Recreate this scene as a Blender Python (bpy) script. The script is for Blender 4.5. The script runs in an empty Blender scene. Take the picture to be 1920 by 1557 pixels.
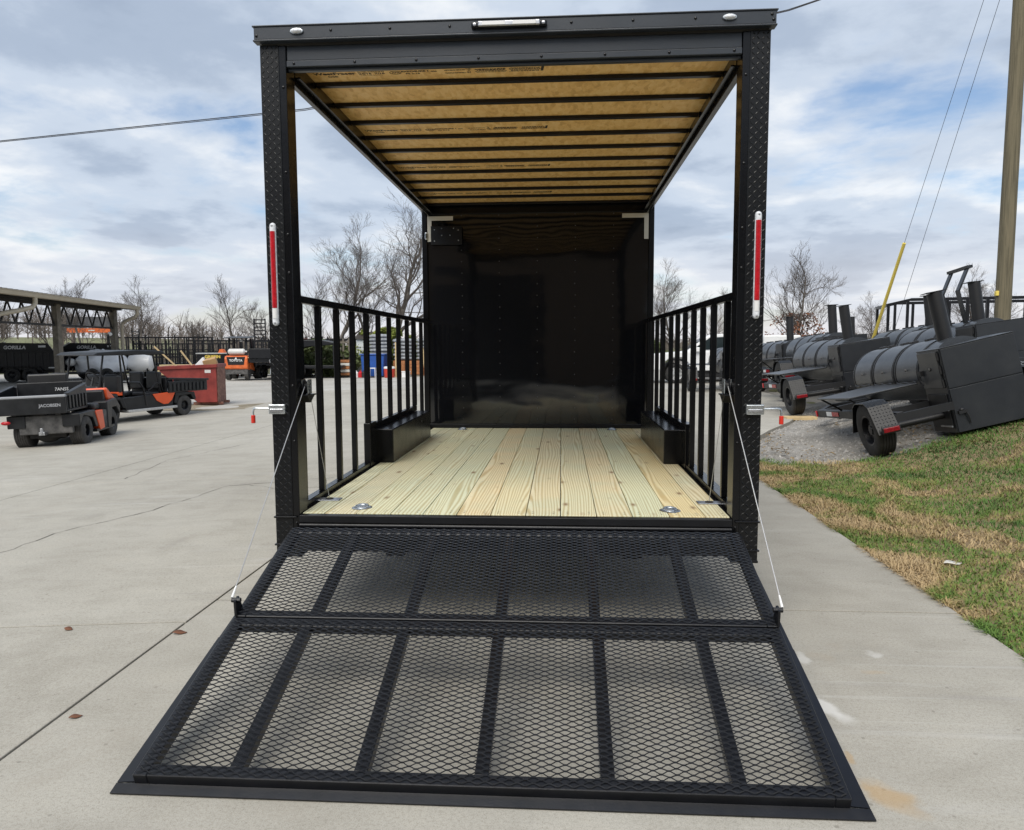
import bpy, math, random
from mathutils import Vector, Matrix, Euler, noise as mnoise

R = math.radians
scene = bpy.context.scene
col = scene.collection
random.seed(7)

# ------------------------------------------------------------------ camera
CAM_YAW, CAM_PITCH, CAM_ROLL = 0.0658, -0.0928, -0.0045
cam_data = bpy.data.cameras.new('camera')
cam = bpy.data.objects.new('camera', cam_data)
col.objects.link(cam)
_fw = Vector((-math.sin(CAM_YAW)*math.cos(CAM_PITCH), math.cos(CAM_YAW)*math.cos(CAM_PITCH), math.sin(CAM_PITCH)))
_r = Vector((math.cos(CAM_YAW), math.sin(CAM_YAW), 0)); _u = _r.cross(_fw)
_r2 = _r*math.cos(CAM_ROLL)+_u*math.sin(CAM_ROLL); _u2 = -_r*math.sin(CAM_ROLL)+_u*math.cos(CAM_ROLL)
_m = Matrix((_r2, _u2, -_fw)).transposed().to_4x4()
_m.translation = Vector((0.2628, -3.9381, 1.5122))
cam.matrix_world = _m
cam_data.sensor_fit = 'HORIZONTAL'; cam_data.sensor_width = 36
cam_data.lens = 1404.77/1920*36
cam_data.clip_start = 0.05; cam_data.clip_end = 3000
scene.camera = cam

# ------------------------------------------------------------------ sky and sun
SUN_EL, SUN_AZ = 52, -164        # azimuth from +Y towards +X
world = bpy.data.worlds.new('World'); scene.world = world; world.use_nodes = True
nt = world.node_tree; nt.nodes.clear(); L = nt.links.new
def N(t, **k):
    n = nt.nodes.new(t)
    for a, b in k.items(): setattr(n, a, b)
    return n
def MATH(op, a, b=None, clamp=False):
    n = N('ShaderNodeMath', operation=op, use_clamp=clamp)
    for i, v in enumerate((a, b)):
        if v is None: continue
        if isinstance(v, (int, float)): n.inputs[i].default_value = v
        else: L(v, n.inputs[i])
    return n.outputs[0]
def RAMP(fac, stops, interp='LINEAR'):
    n = N('ShaderNodeValToRGB'); n.color_ramp.interpolation = interp
    el = n.color_ramp.elements
    while len(el) < len(stops): el.new(0.5)
    for e, (p, c) in zip(el, stops):
        e.position = p; e.color = c if len(c) == 4 else (*c, 1)
    L(fac, n.inputs[0]); return n.outputs[0]
def MIX(fac, a, b, blend='MIX'):
    n = N('ShaderNodeMix', data_type='RGBA', blend_type=blend)
    for i, v in ((0, fac), (6, a), (7, b)):
        if isinstance(v, (int, float)): n.inputs[i].default_value = v
        elif isinstance(v, tuple): n.inputs[i].default_value = v if len(v) == 4 else (*v, 1)
        else: L(v, n.inputs[i])
    return n.outputs[2]
sky = N('ShaderNodeTexSky', sky_type='NISHITA', sun_disc=False)
sky.sun_elevation = R(SUN_EL); sky.sun_rotation = R(SUN_AZ); sky.air_density = 1.0; sky.dust_density = 1.5; sky.ozone_density = 1.5
tc = N('ShaderNodeTexCoord'); sep = N('ShaderNodeSeparateXYZ'); L(tc.outputs['Generated'], sep.inputs[0])
zz = MATH('ADD', MATH('MAXIMUM', sep.outputs[2], 0.0), 0.16)
comb = N('ShaderNodeCombineXYZ'); L(MATH('DIVIDE', sep.outputs[0], zz), comb.inputs[0]); L(MATH('DIVIDE', sep.outputs[1], zz), comb.inputs[1])
mp = N('ShaderNodeMapping'); L(comb.outputs[0], mp.inputs[0]); mp.inputs['Location'].default_value = (3.1, 1.7, 0.4); mp.inputs['Rotation'].default_value = (0, 0, R(25)); mp.inputs['Scale'].default_value = (1.15, 1.15, 1)
n1 = N('ShaderNodeTexNoise'); n1.inputs['Scale'].default_value = 0.8; n1.inputs['Detail'].default_value = 10; n1.inputs['Roughness'].default_value = 0.56; n1.inputs['Distortion'].default_value = 0.12; L(mp.outputs[0], n1.inputs['Vector'])
n2 = N('ShaderNodeTexNoise'); n2.inputs['Scale'].default_value = 1.25; n2.inputs['Detail'].default_value = 8; n2.inputs['Roughness'].default_value = 0.56; n2.inputs['Distortion'].default_value = 0.2; L(mp.outputs[0], n2.inputs['Vector'])
cover = RAMP(n1.outputs[0], [(0.36, (0.04,)*3), (0.475, (0.96,)*3)], 'EASE')
sf = MATH('ADD', MATH('MULTIPLY', n1.outputs[0], 0.55), MATH('MULTIPLY', n2.outputs[0], 0.45))
shade = RAMP(sf, [(0.41, (7.9, 8.1, 8.3)), (0.50, (5.2, 5.9, 6.9)), (0.57, (3.7, 4.4, 5.5)), (0.66, (2.9, 3.55, 4.6))], 'EASE')
skyc = MIX(1.0, sky.outputs[0], (1.15, 1.2, 1.25), 'MULTIPLY')
c1 = MIX(cover, skyc, shade)
hz = RAMP(sep.outputs[2], [(0.0, (0.75,)*3), (0.06, (0.35,)*3), (0.17, (0.0,)*3)], 'EASE')
c2 = MIX(hz, c1, (7.6, 7.3, 7.3))
bg = N('ShaderNodeBackground'); bg.inputs[1].default_value = 0.08; L(c2, bg.inputs[0])
wo = N('ShaderNodeOutputWorld'); L(bg.outputs[0], wo.inputs[0])
sun_data = bpy.data.lights.new('sun', 'SUN'); sun_data.energy = 2.1; sun_data.angle = R(46); sun_data.color = (1, 0.95, 0.87)
sun = bpy.data.objects.new('sun', sun_data); col.objects.link(sun)
_sd = Vector((math.sin(R(SUN_AZ))*math.cos(R(SUN_EL)), math.cos(R(SUN_AZ))*math.cos(R(SUN_EL)), math.sin(R(SUN_EL))))
sun.rotation_euler = _sd.to_track_quat('Z', 'Y').to_euler()
sun.location = (0, 0, 30)

scene.render.engine = 'CYCLES'
scene.view_settings.view_transform = 'Standard'; scene.view_settings.look = 'None'
scene.view_settings.exposure = 0.6; scene.view_settings.gamma = 1.0
scene.cycles.max_bounces = 8; scene.cycles.diffuse_bounces = 4; scene.cycles.transparent_max_bounces = 8

# ------------------------------------------------------------------ materials
def newmat(name):
    global nt, L
    m = bpy.data.materials.new(name); m.use_nodes = True
    nt = m.node_tree; nt.nodes.clear(); L = nt.links.new
    p = N('ShaderNodeBsdfPrincipled'); o = N('ShaderNodeOutputMaterial'); L(p.outputs[0], o.inputs[0])
    return m, p
def coords(kind='Object', scale=(1, 1, 1), rnd=0):
    t = N('ShaderNodeTexCoord'); v = t.outputs[kind]
    if rnd:
        oi = N('ShaderNodeObjectInfo'); vm = N('ShaderNodeVectorMath', operation='SCALE'); vm.inputs[0].default_value = (rnd, rnd*1.7, rnd*2.3); L(oi.outputs['Random'], vm.inputs['Scale'])
        va = N('ShaderNodeVectorMath', operation='ADD'); L(v, va.inputs[0]); L(vm.outputs[0], va.inputs[1]); v = va.outputs[0]
    mm = N('ShaderNodeMapping'); mm.inputs['Scale'].default_value = scale; L(v, mm.inputs[0]); return mm.outputs[0]
def NOISE(v, scale, detail=4, rough=0.5, dist=0.0):
    n = N('ShaderNodeTexNoise'); n.inputs['Scale'].default_value = scale; n.inputs['Detail'].default_value = detail
    n.inputs['Roughness'].default_value = rough; n.inputs['Distortion'].default_value = dist
    if v is not None: L(v, n.inputs['Vector'])
    return n.outputs[0]
def BUMP(p, h, strength, dist):
    b = N('ShaderNodeBump'); b.inputs['Strength'].default_value = strength; b.inputs['Distance'].default_value = dist
    L(h, b.inputs['Height']); L(b.outputs[0], p.inputs['Normal']); return b
def mul(c, k): return tuple(x*k for x in c)
def paint(name, c, rough=0.4, metal=0.0, var=0.2, ns=2.5, bump=0.0, bs=80, spec=0.5, c2=None, rvar=0.12, fine=0.0):
    m, p = newmat(name); v = coords()
    f = NOISE(v, ns, 6, 0.6)
    base = RAMP(f, [(0.3, mul(c, 1-var)), (0.7, c2 or mul(c, 1+var))])
    if fine: base = MIX(fine, base, RAMP(NOISE(v, 220, 2), [(0.35, (0.2,)*3), (0.65, (1.0,)*3)]), 'MULTIPLY')
    L(base, p.inputs['Base Color'])
    rr = N('ShaderNodeMapRange'); L(NOISE(v, ns*3, 5), rr.inputs[0]); rr.inputs[3].default_value = max(0.02, rough-rvar); rr.inputs[4].default_value = rough+rvar
    L(rr.outputs[0], p.inputs['Roughness']); p.inputs['Metallic'].default_value = metal; p.inputs['Specular IOR Level'].default_value = spec
    if bump: BUMP(p, NOISE(v, bs, 3), bump, 0.004)
    return m
M = {}
M['black'] = paint('black_gloss_paint', (0.0028, 0.003, 0.004), 0.24, spec=0.35, var=0.25, rvar=0.08, bump=0.05, bs=40)
M['bsatin'] = paint('black_satin_paint', (0.006, 0.0065, 0.0085), 0.36, spec=0.4, var=0.3, ns=5, bump=0.12, bs=120)
M['ramp'] = paint('black_ramp_paint', (0.006, 0.0068, 0.0095), 0.36, spec=0.45, var=0.3, ns=6, bump=0.1, bs=150)
M['tread'] = paint('black_tread_plate', (0.003, 0.0035, 0.0045), 0.36, spec=0.38, var=0.2, rvar=0.06)
M['smoker'] = paint('charcoal_heat_paint', (0.018, 0.021, 0.027), 0.34, var=0.3, ns=2.2, c2=(0.030, 0.032, 0.035), bump=0.12, bs=170, rvar=0.1, fine=0.35)
M['tank'] = paint('charcoal_tank_sky_sheen', (0.045, 0.050, 0.057), 0.33, var=0.2, ns=4, bump=0.12, bs=170, rvar=0.08, fine=0.3)  # smoker paint made paler, with the sheen of the sky in its colour
M['mesh'] = paint('black_mesh_sky_sheen', (0.014, 0.016, 0.021), 0.30, var=0.3, ns=8, spec=0.6)  # base lighter than the ramp paint, standing in for sky reflected off the strands
M['smoker_dark'] = paint('charcoal_trim', (0.010, 0.010, 0.011), 0.5, var=0.2)
M['rubber'] = paint('rubber', (0.018, 0.018, 0.018), 0.8, var=0.35, ns=9, c2=(0.034, 0.032, 0.029), bump=0.2, bs=120)
M['rubber_dusty'] = paint('dusty_rubber', (0.055, 0.052, 0.049), 0.85, var=0.4, ns=7, bump=0.25, bs=90)
M['zinc'] = paint('zinc_plate', (0.55, 0.60, 0.63), 0.28, metal=0.9, var=0.25, ns=25, c2=(0.75, 0.78, 0.8))
M['steel'] = paint('bare_steel', (0.45, 0.46, 0.48), 0.35, metal=0.9, var=0.3, ns=12)
M['alu'] = paint('brushed_aluminium', (0.55, 0.55, 0.54), 0.45, metal=0.6, var=0.2, ns=6)
M['dplastic'] = paint('dark_grey_plastic', (0.006, 0.007, 0.009), 0.42, spec=0.4, var=0.3, ns=4, c2=(0.016, 0.017, 0.019), bump=0.08, bs=90)
M['mudgrey'] = paint('dusty_grey_panel', (0.05, 0.05, 0.05), 0.7, var=0.45, ns=7, c2=(0.13, 0.125, 0.12))
M['orange'] = paint('orange_plastic', (0.80, 0.10, 0.02), 0.35, var=0.08)
M['forange'] = paint('faded_orange_paint', (0.62, 0.13, 0.03), 0.5, var=0.3, ns=4)
M['vinyl'] = paint('black_vinyl', (0.015, 0.015, 0.016), 0.42, var=0.2, bump=0.1)
M['dred'] = paint('red_dumpster_paint', (0.20, 0.022, 0.018), 0.5, var=0.3, ns=2.5, c2=(0.30, 0.045, 0.035), bump=0.08, bs=30)
M['rust'] = paint('rusty_red_steel', (0.16, 0.03, 0.02), 0.75, var=0.5, ns=12, c2=(0.30, 0.16, 0.11))
M['tan'] = paint('tan_gutter', (0.46, 0.40, 0.30), 0.45, var=0.08)
M['postwood'] = paint('grey_weathered_post', (0.16, 0.14, 0.11), 0.85, var=0.35, ns=5, bump=0.3, bs=25)
M['roofmetal'] = paint('brown_roof_metal', (0.045, 0.038, 0.032), 0.5, var=0.25)
M['truss'] = paint('dark_truss_steel', (0.020, 0.018, 0.017), 0.6, var=0.3)
M['white'] = paint('white_paint', (0.78, 0.78, 0.77), 0.35, var=0.05)
M['offwhite'] = paint('off_white', (0.62, 0.62, 0.60), 0.5, var=0.1)
M['letter'] = paint('white_lettering', (0.75, 0.75, 0.75), 0.5, var=0.03)
M['gletter'] = paint('grey_lettering', (0.30, 0.31, 0.33), 0.5, var=0.1)
M['yletter'] = paint('yellow_lettering', (0.75, 0.55, 0.10), 0.5, var=0.05)
M['ink'] = paint('black_stamp_ink', (0.022, 0.016, 0.010), 0.8, var=0.2)
M['tarp'] = paint('white_tarp', (0.74, 0.76, 0.79), 0.45, var=0.12, ns=3, bump=0.2, bs=8)
M['lumber'] = paint('fresh_lumber', (0.58, 0.44, 0.24), 0.7, var=0.15, ns=8)
M['cardboard'] = paint('cardboard', (0.42, 0.26, 0.12), 0.8, var=0.12)
M['foam'] = paint('white_foam', (0.8, 0.8, 0.8), 0.7, var=0.04)
M['blue'] = paint('blue_plastic', (0.012, 0.07, 0.30), 0.4, var=0.15)
M['redbox'] = paint('red_plastic', (0.55, 0.05, 0.03), 0.4, var=0.1)
M['brick'] = paint('orange_brick', (0.36, 0.15, 0.06), 0.85, var=0.3, ns=9)
M['bag'] = paint('grey_plastic_bag', (0.20, 0.22, 0.24), 0.4, var=0.35, ns=5, c2=(0.42, 0.44, 0.46), bump=0.2, bs=14)
M['siding'] = paint('pale_siding', (0.58, 0.62, 0.62), 0.6, var=0.06)
M['yellow'] = paint('yellow_plastic_guard', (0.80, 0.62, 0.12), 0.4, var=0.06)
M['cable'] = paint('steel_cable', (0.50, 0.50, 0.50), 0.4, metal=0.7, var=0.1)
M['wire'] = paint('dark_wire', (0.03, 0.03, 0.035), 0.6, var=0.1)
M['lens'] = paint('clear_lens', (0.70, 0.72, 0.75), 0.15, var=0.25, ns=60)
M['redtape'] = paint('red_reflector', (0.45, 0.008, 0.015), 0.25, var=0.2, ns=30)
M['grip'] = paint('red_rubber_grip', (0.62, 0.03, 0.015), 0.45, var=0.1)
M['glass'] = paint('dark_glass', (0.02, 0.028, 0.03), 0.06, var=0.1, rvar=0.02)
M['bark'] = paint('grey_bark', (0.12, 0.105, 0.09), 0.9, var=0.35, ns=4)
M['bark2'] = paint('brown_bark', (0.075, 0.055, 0.045), 0.9, var=0.3, ns=4)
M['redlens'] = paint('dark_red_lens', (0.20, 0.006, 0.010), 0.25, var=0.4, ns=40)
M['header'] = paint('black_header_sky_sheen', (0.028, 0.034, 0.043), 0.36, var=0.15, bump=0.05, bs=60)  # black paint lightened to imitate sky reflected in header and cap
M['twig'] = paint('bare_twigs', (0.095, 0.08, 0.07), 0.9, var=0.25, ns=2)
M['dead_leaf'] = paint('dead_brown_leaf', (0.17, 0.07, 0.035), 0.8, var=0.4, ns=3)
M['leaf'] = paint('green_leaf', (0.055, 0.085, 0.022), 0.7, var=0.5, ns=1.2, c2=(0.12, 0.15, 0.04))
M['leafy'] = paint('yellow_green_leaf', (0.12, 0.16, 0.02), 0.7, var=0.4, ns=1.5, c2=(0.22, 0.25, 0.03))
M['scrub'] = paint('brown_scrub', (0.15, 0.125, 0.11), 0.9, var=0.3, ns=0.3)
M['roofbrown'] = paint('brown_shingle', (0.12, 0.07, 0.055), 0.85, var=0.2, ns=6)
M['roofred'] = paint('red_metal_roof', (0.30, 0.04, 0.03), 0.5, var=0.15)
M['brownwall'] = paint('brown_metal_siding', (0.24, 0.175, 0.12), 0.6, var=0.1)
M['tape'] = paint('white_tape', (0.66, 0.64, 0.58), 0.6, var=0.06)
M['pole'] = None
def fn_pole():
    m, p = newmat('treated_pole_wood'); v = coords(scale=(9, 9, 0.35))
    f = NOISE(v, 3, 8, 0.65, 0.6)
    L(RAMP(f, [(0.25, (0.055, 0.045, 0.028)), (0.5, (0.15, 0.13, 0.082)), (0.75, (0.22, 0.18, 0.115))]), p.inputs['Base Color']); p.inputs['Roughness'].default_value = 0.85
    BUMP(p, f, 0.5, 0.01); return m
M['pole'] = fn_pole()
def fn_panel():                      # glossy bulkhead skin with slight oil-canning
    m, p = newmat('black_bulkhead_skin'); v = coords(scale=(0.8, 1, 1.4))
    p.inputs['Base Color'].default_value = (0.006, 0.0065, 0.008, 1); p.inputs['Roughness'].default_value = 0.06; p.inputs['Specular IOR Level'].default_value = 0.7
    BUMP(p, NOISE(v, 1.6, 2, 0.45, 0.4), 0.16, 0.03); return m
M['panel'] = fn_panel()
def fn_wood():
    m, p = newmat('treated_pine_board')
    oi = N('ShaderNodeObjectInfo')
    v = coords(scale=(1, 1, 1), rnd=7.0)
    # cathedral grain: distorted rings stretched along the board (local Y)
    vg = N('ShaderNodeMapping'); vg.inputs['Scale'].default_value = (1.0, 0.055, 1.0); L(v, vg.inputs[0])
    warp = N('ShaderNodeTexNoise'); warp.inputs['Scale'].default_value = 5.0; warp.inputs['Detail'].default_value = 2.5; L(vg.outputs[0], warp.inputs['Vector'])
    va = N('ShaderNodeVectorMath', operation='MULTIPLY_ADD'); L(warp.outputs['Color'], va.inputs[0]); va.inputs[1].default_value = (0.22, 0.0, 0.0); L(vg.outputs[0], va.inputs[2])
    w = N('ShaderNodeTexWave', wave_type='BANDS', bands_direction='X'); w.inputs['Scale'].default_value = 17; w.inputs['Distortion'].default_value = 2.2; w.inputs['Detail'].default_value = 2; w.inputs['Detail Scale'].default_value = 0.8; L(va.outputs[0], w.inputs['Vector'])
    grain = RAMP(w.outputs[0], [(0.0, (0.74, 0.66, 0.52)), (0.65, (1, 1, 1)), (1.0, (1.04, 1.04, 1.02))])
    tint = RAMP(oi.outputs['Random'], [(0.0, (0.70, 0.66, 0.45)), (0.28, (0.75, 0.68, 0.46)), (0.5, (0.68, 0.675, 0.48)), (0.75, (0.74, 0.65, 0.43)), (1.0, (0.70, 0.685, 0.47))])
    tint = MIX(1.0, tint, oi.outputs['Color'], 'MULTIPLY')
    big = NOISE(v, 1.3, 4, 0.6)
    tint2 = MIX(RAMP(big, [(0.42, (0,)*3), (0.7, (0.6,)*3)]), tint, (0.58, 0.64, 0.48))
    base = MIX(1.0, tint2, grain, 'MULTIPLY')
    vk = N('ShaderNodeMapping'); vk.inputs['Scale'].default_value = (6.5, 2.4, 1); L(v, vk.inputs[0])
    vor = N('ShaderNodeTexVoronoi'); vor.inputs['Scale'].default_value = 1.0; vor.inputs['Randomness'].default_value = 1.0; L(vk.outputs[0], vor.inputs['Vector'])
    knot = RAMP(vor.outputs['Distance'], [(0.045, (1,)*3), (0.10, (0.35,)*3), (0.17, (0,)*3)])
    base = MIX(knot, base, (0.24, 0.15, 0.075))
    base = MIX(RAMP(NOISE(v, 90, 3), [(0.3, (0.12,)*3), (0.6, (0,)*3)]), base, (0.3, 0.26, 0.17))
    L(base, p.inputs['Base Color']); p.inputs['Roughness'].default_value = 0.62
    BUMP(p, w.outputs[0], 0.12, 0.002); return m
M['wood'] = fn_wood()
def fn_osb():
    m, p = newmat('oriented_strand_board'); v = coords(scale=(1, 1, 1))
    def flakes(rot, sc):
        mm = N('ShaderNodeMapping'); mm.inputs['Rotation'].default_value = (0, 0, R(rot)); mm.inputs['Scale'].default_value = sc; L(v, mm.inputs[0])
        wn = N('ShaderNodeTexNoise'); wn.inputs['Scale'].default_value = 0.6; L(mm.outputs[0], wn.inputs['Vector'])
        vv = N('ShaderNodeTexVoronoi'); vv.inputs['Scale'].default_value = 1.0; L(mm.outputs[0], vv.inputs['Vector'])
        s = N('ShaderNodeSeparateColor'); L(vv.outputs['Color'], s.inputs[0]); return s
    a = flakes(24, (34, 13, 1)); b = flakes(-38, (38, 15, 1)); c = flakes(72, (46, 18, 1))
    f1 = MATH('ADD', MATH('MULTIPLY', a.outputs[0], 0.45), MATH('ADD', MATH('MULTIPLY', b.outputs[0], 0.35), MATH('MULTIPLY', c.outputs[1], 0.2)))
    base = RAMP(f1, [(0.12, (0.64, 0.37, 0.12)), (0.45, (0.80, 0.50, 0.18)), (0.8, (0.86, 0.58, 0.25))])
    base = MIX(RAMP(NOISE(v, 45, 4, 0.7), [(0.28, (0.5,)*3), (0.38, (0,)*3)]), base, (0.36, 0.20, 0.07))
    L(base, p.inputs['Base Color']); p.inputs['Roughness'].default_value = 0.6; BUMP(p, f1, 0.2, 0.002); return m
M['osb'] = fn_osb()
def fn_concrete():
    m, p = newmat('broom_concrete'); v = coords('Object')
    geo = N('ShaderNodeNewGeometry'); v = geo.outputs['Position']
    def sc(s):
        mm = N('ShaderNodeMapping'); mm.inputs['Scale'].default_value = s; L(v, mm.inputs[0]); return mm.outputs[0]
    big = NOISE(v, 0.35, 5, 0.6, 0.4); mid = NOISE(sc((1, 1.6, 1)), 2.2, 7, 0.65, 0.3); fine = NOISE(v, 75, 3, 0.7); grit = NOISE(v, 260, 2, 0.6)
    base = RAMP(big, [(0.3, (0.33, 0.312, 0.268)), (0.5, (0.385, 0.366, 0.318)), (0.72, (0.43, 0.412, 0.362))])
    base = MIX(0.75, base, RAMP(mid, [(0.28, (0.80, 0.79, 0.77)), (0.55, (1, 1, 1)), (0.8, (1.08, 1.07, 1.05))]), 'MULTIPLY')
    base = MIX(0.55, base, RAMP(fine, [(0.3, (0.66, 0.64, 0.60)), (0.5, (1, 1, 1)), (0.7, (1.14, 1.13, 1.12))]), 'MULTIPLY')
    base = MIX(0.6, base, RAMP(grit, [(0.34, (0.55, 0.52, 0.48)), (0.46, (1, 1, 1)), (0.62, (1.12, 1.12, 1.12))]), 'MULTIPLY')
    # faint tyre smears and pale scuffs
    st = NOISE(sc((0.35, 2.4, 1)), 1.1, 5, 0.6, 0.8)
    base = MIX(RAMP(st, [(0.60, (0,)*3), (0.74, (0.28,)*3)]), base, (0.52, 0.51, 0.49))
    st2 = NOISE(sc((3.0, 0.5, 1)), 0.7, 5, 0.6, 0.8)
    base = MIX(RAMP(st2, [(0.60, (0,)*3), (0.76, (0.35,)*3)]), base, (0.24, 0.225, 0.20))
    rust = NOISE(sc((1, 1, 1)), 0.9, 4, 0.6)
    base = MIX(RAMP(rust, [(0.70, (0,)*3), (0.82, (0.35,)*3)]), base, (0.40, 0.29, 0.17))
    sp = N('ShaderNodeTexVoronoi'); sp.inputs['Scale'].default_value = 9.0; L(v, sp.inputs['Vector'])
    base = MIX(RAMP(sp.outputs['Distance'], [(0.05, (0.55,)*3), (0.085, (0,)*3)]), base, (0.17, 0.155, 0.13))
    for rot, s_, th, k, c in ((18, (0.22, 9.0, 1), 0.62, 0.42, (0.25, 0.24, 0.225)), (-12, (0.3, 14.0, 1), 0.64, 0.35, (0.62, 0.61, 0.585)), (70, (0.25, 7.0, 1), 0.64, 0.32, (0.28, 0.265, 0.24))):
        mm = N('ShaderNodeMapping'); mm.inputs['Rotation'].default_value = (0, 0, R(rot)); mm.inputs['Scale'].default_value = s_; L(v, mm.inputs[0])
        stn = NOISE(mm.outputs[0], 1.0, 4, 0.6, 0.25); msk = NOISE(v, 0.6, 3)
        base = MIX(MATH('MULTIPLY', RAMP(stn, [(th-.04, (0,)*3), (th+.10, (k,)*3)]), RAMP(msk, [(0.45, (0,)*3), (0.6, (1,)*3)])), base, c)
    blot = NOISE(v, 1.7, 6, 0.7, 0.6)
    base = MIX(RAMP(blot, [(0.58, (0,)*3), (0.72, (0.45,)*3)]), base, (0.33, 0.30, 0.25))
    # individual marks: pale scuffs right of the ramp, a rust bloom by its corner
    wv = N('ShaderNodeTexNoise'); wv.inputs['Scale'].default_value = 7; wv.inputs['Detail'].default_value = 5; L(v, wv.inputs['Vector'])
    wa = N('ShaderNodeVectorMath', operation='MULTIPLY_ADD'); L(wv.outputs['Color'], wa.inputs[0]); wa.inputs[1].default_value = (0.16, 0.16, 0); L(v, wa.inputs[2])
    for (x, y, rx, ry, rot, c, k) in ((1.44, -0.77, 0.055, 0.17, 22, (0.60, 0.59, 0.56), 0.8), (1.51, -0.28, 0.03, 0.07, 0, (0.58, 0.57, 0.54), 0.6), (1.87, -0.2, 0.05, 0.05, 0, (0.58, 0.57, 0.54), 0.5),
                                      (1.44, -1.39, 0.07, 0.14, 25, (0.43, 0.28, 0.12), 0.6), (1.79, -0.42, 0.06, 0.03, 0, (0.42, 0.30, 0.17), 0.3), (1.40, -1.15, 0.02, 0.05, 0, (0.43, 0.28, 0.12), 0.5)):
        mm = N('ShaderNodeMapping', vector_type='TEXTURE'); mm.inputs['Location'].default_value = (x, y, 0); mm.inputs['Rotation'].default_value = (0, 0, R(rot)); mm.inputs['Scale'].default_value = (rx, ry, 1); L(wa.outputs[0], mm.inputs[0])
        ln = N('ShaderNodeVectorMath', operation='LENGTH'); L(mm.outputs[0], ln.inputs[0])
        base = MIX(RAMP(MATH('MULTIPLY', ln.outputs['Value'], 0.5), [(0.2, (k,)*3), (0.55, (0,)*3)], 'EASE'), base, c)
    L(base, p.inputs['Base Color']); p.inputs['Roughness'].default_value = 0.88
    BUMP(p, grit, 0.35, 0.003); return m
M['concrete'] = fn_concrete()
def ground(name, cols, s1, s2, grit=120, rough=0.95, bump=0.5):
    m, p = newmat(name); geo = N('ShaderNodeNewGeometry'); v = geo.outputs['Position']
    a = NOISE(v, s1, 6, 0.65, 0.3); b = NOISE(v, s2, 5, 0.7); g = NOISE(v, grit, 3, 0.7)
    f = MATH('ADD', MATH('MULTIPLY', a, 0.6), MATH('MULTIPLY', b, 0.4))
    base = RAMP(f, [(0.36, cols[0]), (0.5, cols[1]), (0.64, cols[2])])
    base = MIX(0.8, base, RAMP(g, [(0.3, (0.55,)*3), (0.5, (1,)*3), (0.7, (1.3,)*3)]), 'MULTIPLY')
    L(base, p.inputs['Base Color']); p.inputs['Roughness'].default_value = rough
    BUMP(p, g, bump, 0.01); return m
M['lot'] = ground('pale_gravel_lot', ((0.33, 0.31, 0.275), (0.40, 0.385, 0.35), (0.47, 0.455, 0.42)), 0.25, 3, 60)
M['gravel'] = ground('grey_gravel', ((0.16, 0.145, 0.12), (0.25, 0.235, 0.21), (0.34, 0.325, 0.30)), 1.0, 14, 70)
M['soil'] = ground('dry_thatch_soil', ((0.13, 0.095, 0.05), (0.24, 0.175, 0.095), (0.36, 0.27, 0.15)), 1.2, 20, 120)
M['verge'] = ground('dirt_verge', ((0.14, 0.115, 0.07), (0.24, 0.205, 0.145), (0.34, 0.31, 0.25)), 0.8, 9, 60)
M['field'] = ground('green_field', ((0.12, 0.125, 0.06), (0.155, 0.16, 0.075), (0.19, 0.19, 0.10)), 0.03, 0.4, 3)
M['stone'] = paint('crushed_stone', (0.20, 0.19, 0.175), 0.85, var=0.4, ns=14, c2=(0.46, 0.44, 0.41))
M['dark'] = paint('dark_joint', (0.03, 0.028, 0.025), 0.9, var=0.2)
M['scuff'] = paint('white_scuff', (0.62, 0.61, 0.58), 0.9, var=0.2, ns=20)
M['ruststain'] = paint('rust_stain', (0.40, 0.27, 0.13), 0.9, var=0.15, ns=9)
def fn_grass():
    m, p = newmat('mixed_grass_blades'); geo = N('ShaderNodeNewGeometry'); v = geo.outputs['Position']
    a = NOISE(v, 1.2, 5, 0.62, 0.9); b = NOISE(v, 37, 2)
    sx = N('ShaderNodeSeparateXYZ'); L(v, sx.inputs[0])
    f = MATH('ADD', MATH('ADD', a, MATH('MULTIPLY', MATH('SUBTRACT', sx.outputs[0], 2.9), 0.06)), MATH('MULTIPLY', MATH('SUBTRACT', b, 0.5), 0.28))
    base = RAMP(f, [(0.38, (0.47, 0.345, 0.185)), (0.48, (0.38, 0.285, 0.135)), (0.52, (0.21, 0.22, 0.055)), (0.57, (0.11, 0.20, 0.028)), (0.70, (0.06, 0.13, 0.024))])
    L(base, p.inputs['Base Color']); p.inputs['Roughness'].default_value = 0.75
    p.inputs['Subsurface Weight'].default_value = 0.0; return m
M['grass'] = fn_grass()
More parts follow.
